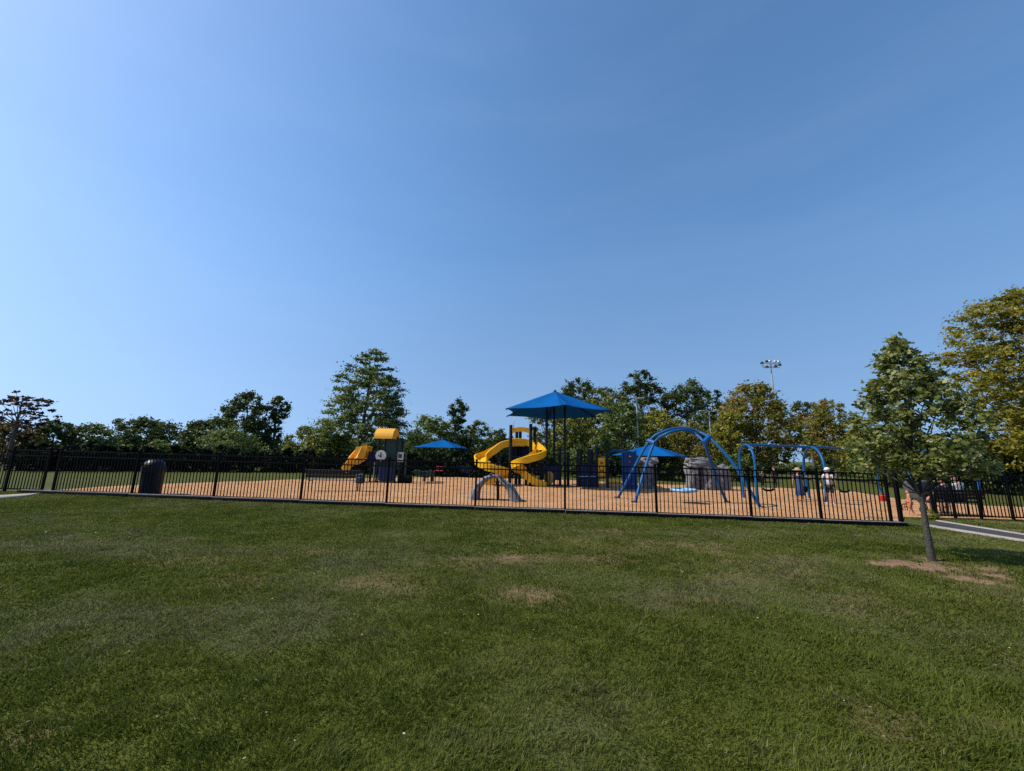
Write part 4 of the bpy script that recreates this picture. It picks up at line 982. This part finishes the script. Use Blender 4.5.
zt = k_(650, 458).z - p0.z
boulder(p0, (X_(649.5), y_, p0.z + zt * .84), (X_(656.5) - X_(643), .8, zt * .34), 13, M['rock'], r_, 'cap_rock')
boulder(p0, (X_(647), y_, p0.z + zt * .38), (X_(651) - X_(643), .8, zt * .80), 17, M['rock'], r_, 'pillar_rock')
boulder(p0, (X_(653.5), y_ + .2, p0.z + zt * .32), (X_(656.5) - X_(651), .6, zt * .62), 19, M['rock'], r_, 'pillar_rock')

# ------------------------------------------------------------------ blue swing set: inverted U frames and beams
UF = [((745.5, 447), (744, 498.3), (757, 501.0)), ((812, 448.5), (810, 499), (826, 502.5)), ((889, 452), (887.5, 499), (907, 504.5)), ((962, 458), (957, 501.5), (979, 505.0))]
feet = [(ground(*b__), ground(*c_)) for _, b__, c_ in UF]
p0 = (feet[0][0] + feet[3][1]) / 2; p0.z = gz(p0.x, p0.y)
ssr = empty('swing_set', p0, 'long blue swing set of four inverted U frames joined by a top beam', 'swing set')
tops = []
for (tp, _, _), (a_, b__) in zip(UF, feet):
    ymd = (a_.y + b__.y) / 2; xm = (a_.x + b__.x) / 2; zt = p0.z + 2.36 + (gz(xm, ymd) - p0.z); hd = (a_.y - b__.y) / 2
    pts = [Vector((a_.x, a_.y, gz(a_.x, a_.y) - .05)), Vector((a_.x + (xm - a_.x) * .3, a_.y, zt - hd))]
    for an in np.linspace(pi / 6, 5 * pi / 6, 5): pts.append(Vector((xm + (a_.x - xm) * cos(an) * .7, ymd + hd * cos(an), zt - hd + hd * sin(an))))
    pts += [Vector((b__.x + (xm - b__.x) * .3, b__.y, zt - hd)), Vector((b__.x, b__.y, gz(b__.x, b__.y) - .05))]
    MB(p0).tube(pts[:2] + spline(pts[1:-1], 4)[1:] + pts[-1:], .054, 10).build('frame', M['blue_steel'], ssr)
    tops.append(Vector((xm, ymd, zt)))
for a_, b__ in zip(tops[:-1], tops[1:]): MB(p0).tube([a_, b__], .048, 10).build('beam', M['blue_steel'], ssr)
def swing(a_, b__, t, label, bucket=False):
    c = a_.lerp(b__, t); sz = gz(c.x, c.y) + .48; d = (b__ - a_).normalized() * .25
    r_ = empty('swing', (c.x, c.y, sz), label, 'swing', 'swings on the blue swing set'); o = Vector((c.x, c.y, sz))
    for s_ in (-1, 1): MB(o).tube([Vector((c.x, c.y, c.z - .05)) + d * s_, o + d * s_ + Vector((0, 0, .12 if bucket else .01))], .006, 5).build('chain', M['dark_steel'], r_)
    b_ = MB(o)
    if bucket: b_.lathe(o + Vector((0, 0, -.13)), [(.16, 0), (.21, .06), (.24, .26), (.21, .26), (.18, .08), (.13, .03)], 14)
    else: b_.tube(spline([o + d, o + d * .6 - Vector((0, 0, .07)), o - d * .6 - Vector((0, 0, .07)), o - d], 4), .045, 8)
    b_.build('seat', M['black_plastic'], r_)
swing(tops[0], tops[1], .28, 'black swing nearest the left U frame')
swing(tops[0], tops[1], .78, 'black bucket swing beside the woman in the straw hat', True)
swing(tops[1], tops[2], .35, 'black swing right of the man in the white cap')
swing(tops[2], tops[3], .45, 'black swing behind the leaning tree trunk')
p = ground(883.5, 501.5); b_ = MB(p)
b_.lathe(p, [(.10, 0), (.13, .02), (.165, .26), (.175, .28), (.15, .28), (.12, .05)], 16); b_.tube([p + Vector((-.16, 0, .26)), p + Vector((-.1, 0, .37)), p + Vector((.1, 0, .37)), p + Vector((.16, 0, .26))], .012, 6)
o = b_.build('toy_bucket', M['red_plastic']); o.location = p; tag(o, 'small bright red toy bucket on the mulch left of the gate post', 'toy bucket')

# ------------------------------------------------------------------ people
def skin_mesh(name, verts, edges, radii, material, parent, levels=1):
    me = bpy.data.meshes.new(name); me.from_pydata([Vector(v) for v in verts], edges, []); me.update()
    o = bpy.data.objects.new(name, me); COL.objects.link(o)
    md = o.modifiers.new('skin', 'SKIN'); md.use_smooth_shade = True
    for i, r_ in enumerate(radii):
        sv = me.skin_vertices[0].data[i]; sv.radius = r_ if isinstance(r_, tuple) else (r_, r_); sv.use_root = (i == 0)
    sb = o.modifiers.new('sub', 'SUBSURF'); sb.levels = levels; sb.render_levels = levels
    bpy.context.view_layer.update()
    nm_ = bpy.data.meshes.new_from_object(o.evaluated_get(bpy.context.evaluated_depsgraph_get()))
    bpy.data.objects.remove(o); nm_.name = name; nm_.materials.clear(); nm_.materials.append(material)
    return link(bpy.data.objects.new(name, nm_), parent)
def person(loc, hgt, rz, label, pose=None, shirt='cloth_white', sleeve=.45, legs=None, leglen=1., shoes='shoe_dark', hair='hair_dark', hairlong=False, dress=None, hat=None, group='people in the playground'):
    """one standing or seated figure; y- is the way it faces. Heights are fractions of the standing height."""
    r_ = empty('person', loc, label, 'person', group, rz); h = hgt
    J = dict(pel=(0, 0, .53), wst=(0, .0, .62), che=(0, .005, .73), nec=(0, .01, .825), hd0=(0, -.005, .868), hd1=(0, -.012, .925), hd2=(0, -.005, .965),
             shL=(-.105, .01, .80), elL=(-.135, .015, .635), haL=(-.14, -.03, .50), shR=(.105, .01, .80), elR=(.135, .015, .635), haR=(.14, -.03, .50),
             hiL=(-.05, 0, .50), knL=(-.056, -.012, .285), anL=(-.06, .01, .045), toL=(-.064, -.075, .018), hiR=(.05, 0, .50), knR=(.056, -.012, .285), anR=(.06, .01, .045), toR=(.064, -.075, .018))
    J.update(pose or {})
    V = {k: Vector(v) * h for k, v in J.items()}
    names = list(V); verts = [V[k] for k in names]; ix = {k: i for i, k in enumerate(names)}
    R = dict(pel=(.078, .058), wst=(.064, .048), che=(.082, .056), nec=.03, hd0=(.042, .046), hd1=(.046, .054), hd2=(.038, .044), shL=.036, shR=.036, elL=.024, elR=.024, haL=.017, haR=.017,
             hiL=.052, hiR=.052, knL=.034, knR=.034, anL=.022, anR=.022, toL=.018, toR=.018)
    rad = [tuple(np.array(R[k] if isinstance(R[k], tuple) else (R[k],) * 2) * h) for k in names]
    E_ = [('pel', 'wst'), ('wst', 'che'), ('che', 'nec'), ('nec', 'hd0'), ('hd0', 'hd1'), ('hd1', 'hd2'), ('che', 'shL'), ('shL', 'elL'), ('elL', 'haL'), ('che', 'shR'), ('shR', 'elR'), ('elR', 'haR'),
          ('pel', 'hiL'), ('hiL', 'knL'), ('knL', 'anL'), ('anL', 'toL'), ('pel', 'hiR'), ('hiR', 'knR'), ('knR', 'anR'), ('anR', 'toR')]
    edges = [(ix[a], ix[b__]) for a, b__ in E_]
    for s_ in 'LR':       # palm, four fingers and a thumb
        e, w_ = V['el' + s_], V['ha' + s_]; d = (w_ - e).normalized(); sd_ = d.cross(Vector((0, 1, .2))).normalized() if abs(d.y) < .9 else Vector((1, 0, 0)); pn = d.cross(sd_)
        pi_ = len(verts); verts.append(w_ + d * .045 * h); rad.append((.02 * h, .012 * h)); edges.append((ix['ha' + s_], pi_))
        for j, (o_, l_) in enumerate(((-.018, .036), (-.006, .043), (.006, .04), (.018, .031))):
            a = len(verts); verts.append(w_ + d * .058 * h + sd_ * o_ * h); verts.append(w_ + d * (.058 + l_ * .6) * h + sd_ * o_ * 1.15 * h + pn * .006 * h); verts.append(w_ + d * (.058 + l_) * h + sd_ * o_ * 1.15 * h + pn * .018 * h)
            rad += [(.0055 * h,) * 2, (.0048 * h,) * 2, (.004 * h,) * 2]; edges += [(pi_, a), (a, a + 1), (a + 1, a + 2)]
        a = len(verts); verts.append(w_ + d * .025 * h + sd_ * -.022 * h); verts.append(w_ + d * .05 * h + sd_ * -.034 * h + pn * .008 * h); rad += [(.006 * h,) * 2, (.0048 * h,) * 2]; edges += [(ix['ha' + s_], a), (a, a + 1)]
    # nose and ears
    hc = V['hd1']
    a = len(verts); verts.append(hc + Vector((0, -.066, -.006)) * h); rad.append((.009 * h,) * 2); edges.append((ix['hd1'], a))
    for s_ in (-1, 1): a = len(verts); verts.append(hc + Vector((s_ * .054, .008, -.004)) * h); rad.append((.009 * h, .012 * h)); edges.append((ix['hd1'], a))
    # keep the pelvis first for the skin root
    body = skin_mesh('body', verts, edges, rad, M['skin'], r_)
    for s_ in (-1, 1): MB().lathe(hc + Vector((s_ * .019, -.050, .012)) * h, [(.002 * h, -.006 * h), (.008 * h, 0), (.002 * h, .006 * h)], 8).build('eye', M['eye'], body)
    MB().box(hc + Vector((0, -.052, -.034)) * h, (.028 * h, .008 * h, .006 * h)).build('mouth', M['cloth_pink'], body)
    # clothes
    def sub(ks, grow, extra=None):
        vs, rr, ee, m_ = [], [], [], {}
        for k in ks: m_[k] = len(vs); vs.append(V[k]); q = R[k]; q = q if isinstance(q, tuple) else (q, q); rr.append((q[0] * grow * h, q[1] * grow * h))
        for a, b__ in E_:
            if a in m_ and b__ in m_: ee.append((m_[a], m_[b__]))
        return vs, rr, ee, m_
    vs, rr, ee, m_ = sub(['pel', 'wst', 'che', 'shL', 'shR'], 1.17)
    nb = len(vs); vs.append(V['che'].lerp(V['nec'], .72)); rr.append((.05 * h, .042 * h)); ee.append((m_['che'], nb))
    for s_ in 'LR':
        a = len(vs)
        if sleeve <= 1: vs.append(V['sh' + s_].lerp(V['el' + s_], sleeve)); rr.append((.037 * h,) * 2); ee.append((m_['sh' + s_], a))
        else: vs += [V['el' + s_], V['el' + s_].lerp(V['ha' + s_], .9)]; rr += [(.03 * h,) * 2, (.024 * h,) * 2]; ee += [(m_['sh' + s_], a), (a, a + 1)]
    skin_mesh('shirt', vs, ee, rr, M[shirt], r_)
    if legs:
        vs, rr, ee, m_ = sub(['pel', 'hiL', 'hiR'], 1.2)
        for s_ in 'LR':
            a = len(vs)
            if leglen <= .5: vs.append(V['hi' + s_].lerp(V['kn' + s_], leglen * 2)); rr.append((.052 * h,) * 2); ee.append((m_['hi' + s_], a))
            else: vs += [V['kn' + s_], V['kn' + s_].lerp(V['an' + s_], (leglen - .5) * 1.9)]; rr += [(.042 * h,) * 2, (.034 * h,) * 2]; ee += [(m_['hi' + s_], a), (a, a + 1)]
        skin_mesh('trousers' if leglen > .5 else 'shorts', vs, ee, rr, M[legs], r_)
    if dress:
        MB().lathe((0, .0, 0), [(.115 * h, .20 * h), (.122 * h, .205 * h), (.105 * h, .40 * h), (.098 * h, .52 * h), (.080 * h, .62 * h), (.088 * h, .73 * h), (.060 * h, .79 * h)], 18, 1, .78).build('dress', M[dress], r_)
    for s_ in 'LR':
        a_, t_ = V['an' + s_], V['to' + s_]; hl = a_ + (a_ - t_).normalized() * .03 * h; hl.z = t_.z
        skin_mesh('shoe', [a_ + Vector((0, 0, .005)) * h, hl.lerp(t_, .35), hl, t_ + (t_ - hl) * .12], [(0, 1), (1, 2), (1, 3)], [(.028 * h,) * 2, (.026 * h, .024 * h), (.024 * h,) * 2, (.022 * h,) * 2], M[shoes], r_)
    if hair:
        b_ = MB(); n_ = 16; vs = []; fs = []; c_ = hc + Vector((0, .008, .012)) * h
        for i in range(7):
            th = i / 6 * (2.0 if hairlong else 1.65)
            for j in range(n_):
                ph = 2 * pi * j / n_; fr = max(0, -sin(ph)); tt_ = th * (1 - .42 * fr)
                vs.append(c_ + Vector((.056 * sin(tt_) * cos(ph), .064 * sin(tt_) * sin(ph), .062 * cos(tt_))) * h)
        for i in range(6):
            for j in range(n_): fs.append((i * n_ + j, (i + 1) * n_ + j, (i + 1) * n_ + (j + 1) % n_, i * n_ + (j + 1) % n_))
        b_.add(vs, fs, True)
        if hairlong: b_.tube([c_ + Vector((0, .05, -.01)) * h, c_ + Vector((0, .066, -.07)) * h, c_ + Vector((0, .06, -.14)) * h], [.03 * h, .028 * h, .012 * h], 8)
        b_.build('hair', M[hair], r_)
    c_ = hc + Vector((0, .004, .02)) * h
    if hat == 'brim':
        MB().lathe(c_, [(.135 * h, -.008 * h), (.138 * h, 0), (.068 * h, .012 * h), (.062 * h, .055 * h), (.045 * h, .068 * h), (.01 * h, .07 * h)], 22).build('hat', M['straw'], r_)
    if hat == 'cap':
        b_ = MB(); b_.lathe(c_, [(.064 * h, -.005 * h), (.066 * h, .01 * h), (.06 * h, .04 * h), (.035 * h, .058 * h), (.005 * h, .062 * h)], 18, 1, 1.08)
        b_.box(c_ + Vector((0, -.088, .0)) * h, (.085 * h, .075 * h, .008 * h), rx=.12); b_.build('cap', M['cloth_white'], r_)
    return r_
f = ground(801, 502.2); hg = (at(801, 467.5, f.y).z - f.z) / 1.0
person(f, hg * .985, radians(150), 'woman in a wide straw hat and long blue dress reaching out to a swing', dict(elL=(-.24, .0, .735), haL=(-.37, -.03, .66), elR=(.14, .0, .645), haR=(.15, -.05, .52)), shirt='cloth_navy', sleeve=.5, dress='cloth_blue', shoes='shoe_dark', hair='hair_brown', hairlong=True, hat='brim')
f = ground(831.5, 504.3); hg = at(830, 467, f.y).z - f.z
person(f, hg * .985, radians(-60), 'man in a white cap, pale checked shirt and black shorts standing by the swings', dict(elL=(-.15, -.02, .65), haL=(-.14, -.11, .54), anL=(-.085, .03, .045), toL=(-.09, -.05, .018)), shirt='cloth_check', sleeve=.7, legs='cloth_black', leglen=.5, shoes='shoe_white', hair='hair_dark', hat='cap')
f = ground(763, 487.3); hg = at(763, 470, f.y).z - f.z
person(f, hg, radians(20), 'child in a pink top and dark trousers far behind the left swing frame', dict(elL=(-.16, -.03, .66), haL=(-.12, -.12, .62)), shirt='cloth_pink', sleeve=.6, legs='cloth_black', leglen=.95, hair='hair_brown', shoes='shoe_dark')
f = ground(775.5, 487.6); hg = at(775, 466.5, f.y).z - f.z
person(f, hg, radians(190), 'person in all dark clothing standing far back below the white car', None, shirt='cloth_black', sleeve=1.5, legs='cloth_black', leglen=.97, hair='hair_dark', shoes='shoe_dark')
f = ground(911.5, 516.2); hg = at(911.5, 489.5, f.y).z - f.z
person(f, hg, radians(215), 'small child in orange clothes walking through the gate opening', dict(anL=(-.06, .09, .06), knL=(-.056, .02, .285), toL=(-.062, .0, .02), anR=(.06, -.07, .045), toR=(.062, -.15, .02), elL=(-.14, -.05, .65), haL=(-.14, -.13, .56), elR=(.14, .06, .64), haR=(.15, .05, .51)), shirt='cloth_orange', sleeve=.8, legs='cloth_orange', leglen=.5, shoes='shoe_dark', hair='hair_brown')
# two people on the right bench: hips on the seat, thighs forward (away from the camera), feet on the ground
def seated(px, hgt, label, shirt, legs, hair, lean=0, head=0):
    t = (px - 938) / 52.; c = b2l.lerp(b2r, t); zs = .463 / hgt; q = zs + .052 - .53
    ps = {}
    for k, v in dict(pel=(0, 0, .53), wst=(0, .015, .62), che=(0, .02, .73), nec=(0, .015, .825), hd0=(head * .3, -.005, .868), hd1=(head * .5, -.012, .925), hd2=(head * .5, -.005, .965), shL=(-.105, .015, .80), shR=(.105, .015, .80), elL=(-.15, -.04, .655), elR=(.15, -.04, .655), haL=(-.09, -.15, .58), haR=(.09, -.15, .58), hiL=(-.05, -.02, .525), hiR=(.05, -.02, .525)).items(): ps[k] = (v[0], v[1], v[2] + q)
    for s_, sx in (('L', -1), ('R', 1)):
        ps['kn' + s_] = (sx * .07, -.25, zs + .045); ps['an' + s_] = (sx * .07, -.245, .045); ps['to' + s_] = (sx * .075, -.33, .018)
    d = b2r - b2l; rz = atan2(d.y, d.x) + pi
    f = Vector((c.x + .42, c.y + .27, gz(c.x, c.y)))
    person(f, hgt, rz, label, ps, shirt=shirt, sleeve=.6, legs=legs, leglen=.45, hair=hair, shoes='shoe_dark')
seated(943.5, 1.5, 'person in navy clothes sitting at the left end of the right bench', 'cloth_navy', 'cloth_navy', 'hair_dark')
seated(958, 1.72, 'person in a white shirt sitting on the right bench, seen from behind', 'cloth_white', 'cloth_navy', 'hair_brown', head=.05)

# pushchair behind the leaning trunk
p = ground(924, 512.5); zt = at(924, 480, p.y).z - p.z
r_ = empty('pushchair', p, 'charcoal pushchair in the gate opening behind the leaning trunk', 'pushchair')
s_ = zt / 1.0
b_ = MB(p); vs = [];
hood = [(.0, .50), (-.30, .62), (-.34, .82), (-.22, .97), (.02, 1.0), (.22, .93), (.16, .72)]
b_.prism([p + Vector((x_ * s_, -.24 * s_, z_ * s_)) for x_, z_ in hood], (0, .48 * s_, 0)); b_.build('hood', M['charcoal'], r_, bevel=.04)
b_ = MB(p); b_.prism([p + Vector((x_ * s_, -.21 * s_, z_ * s_)) for x_, z_ in ((-.26, .60), (.14, .52), (.34, .40), (.36, .34), (.10, .40), (-.22, .42))], (0, .42 * s_, 0)); b_.build('seat', M['charcoal'], r_, bevel=.03)
for dy in (-.25, .25):
    b_ = MB(p); b_.tube([p + Vector((.32, dy, .12)) * s_, p + Vector((-.1, dy, .55)) * s_, p + Vector((-.42, dy, .98)) * s_], .014, 6); b_.tube([p + Vector((-.30, dy, .12)) * s_, p + Vector((.05, dy, .48)) * s_], .014, 6); b_.build('frame', M['black_metal'], r_)
    for dx in (-.30, .32):
        b_ = MB(p); c_ = p + Vector((dx, dy * 1.12, .12)) * s_; b_.tube([c_ + Vector((.105 * cos(a), 0, .105 * sin(a))) * s_ for a in np.linspace(0, 2 * pi, 18, endpoint=False)], .017 * s_, 6, close=True); b_.tube([c_ + Vector((-.1, 0, 0)) * s_, c_ + Vector((.1, 0, 0)) * s_], .008, 5); b_.tube([c_ + Vector((0, 0, -.1)) * s_, c_ + Vector((0, 0, .1)) * s_], .008, 5); b_.build('wheel', M['tyre'], r_)
MB(p).tube([p + Vector((-.42, -.25, .98)) * s_, p + Vector((-.42, .25, .98)) * s_], .018, 8).build('handle', M['black_plastic'], r_)
# weed at the foot of the gate post
p = ground(931, 519.5); rng = np.random.default_rng(8)
wr = empty('weed', p, 'small yellow green weed at the foot of the gate post', 'plant')
leaf_cloud('foliage', [(p.x + rng.normal(0, .06), p.y - .05 + rng.normal(0, .05), p.z + .05 + .22 * rng.random()) for _ in range(12)], np.full(12, .08), 14, .06, LM['yellow'], wr, p, rng)
MB(p).tube([p, p + Vector((.02, 0, .25))], .008, 5, .004).build('stem', M['dark_green'], wr)

S.render.engine = 'CYCLES'
S.cycles.use_denoising = False
S.cycles.max_bounces = 6; S.cycles.transparent_max_bounces = 4
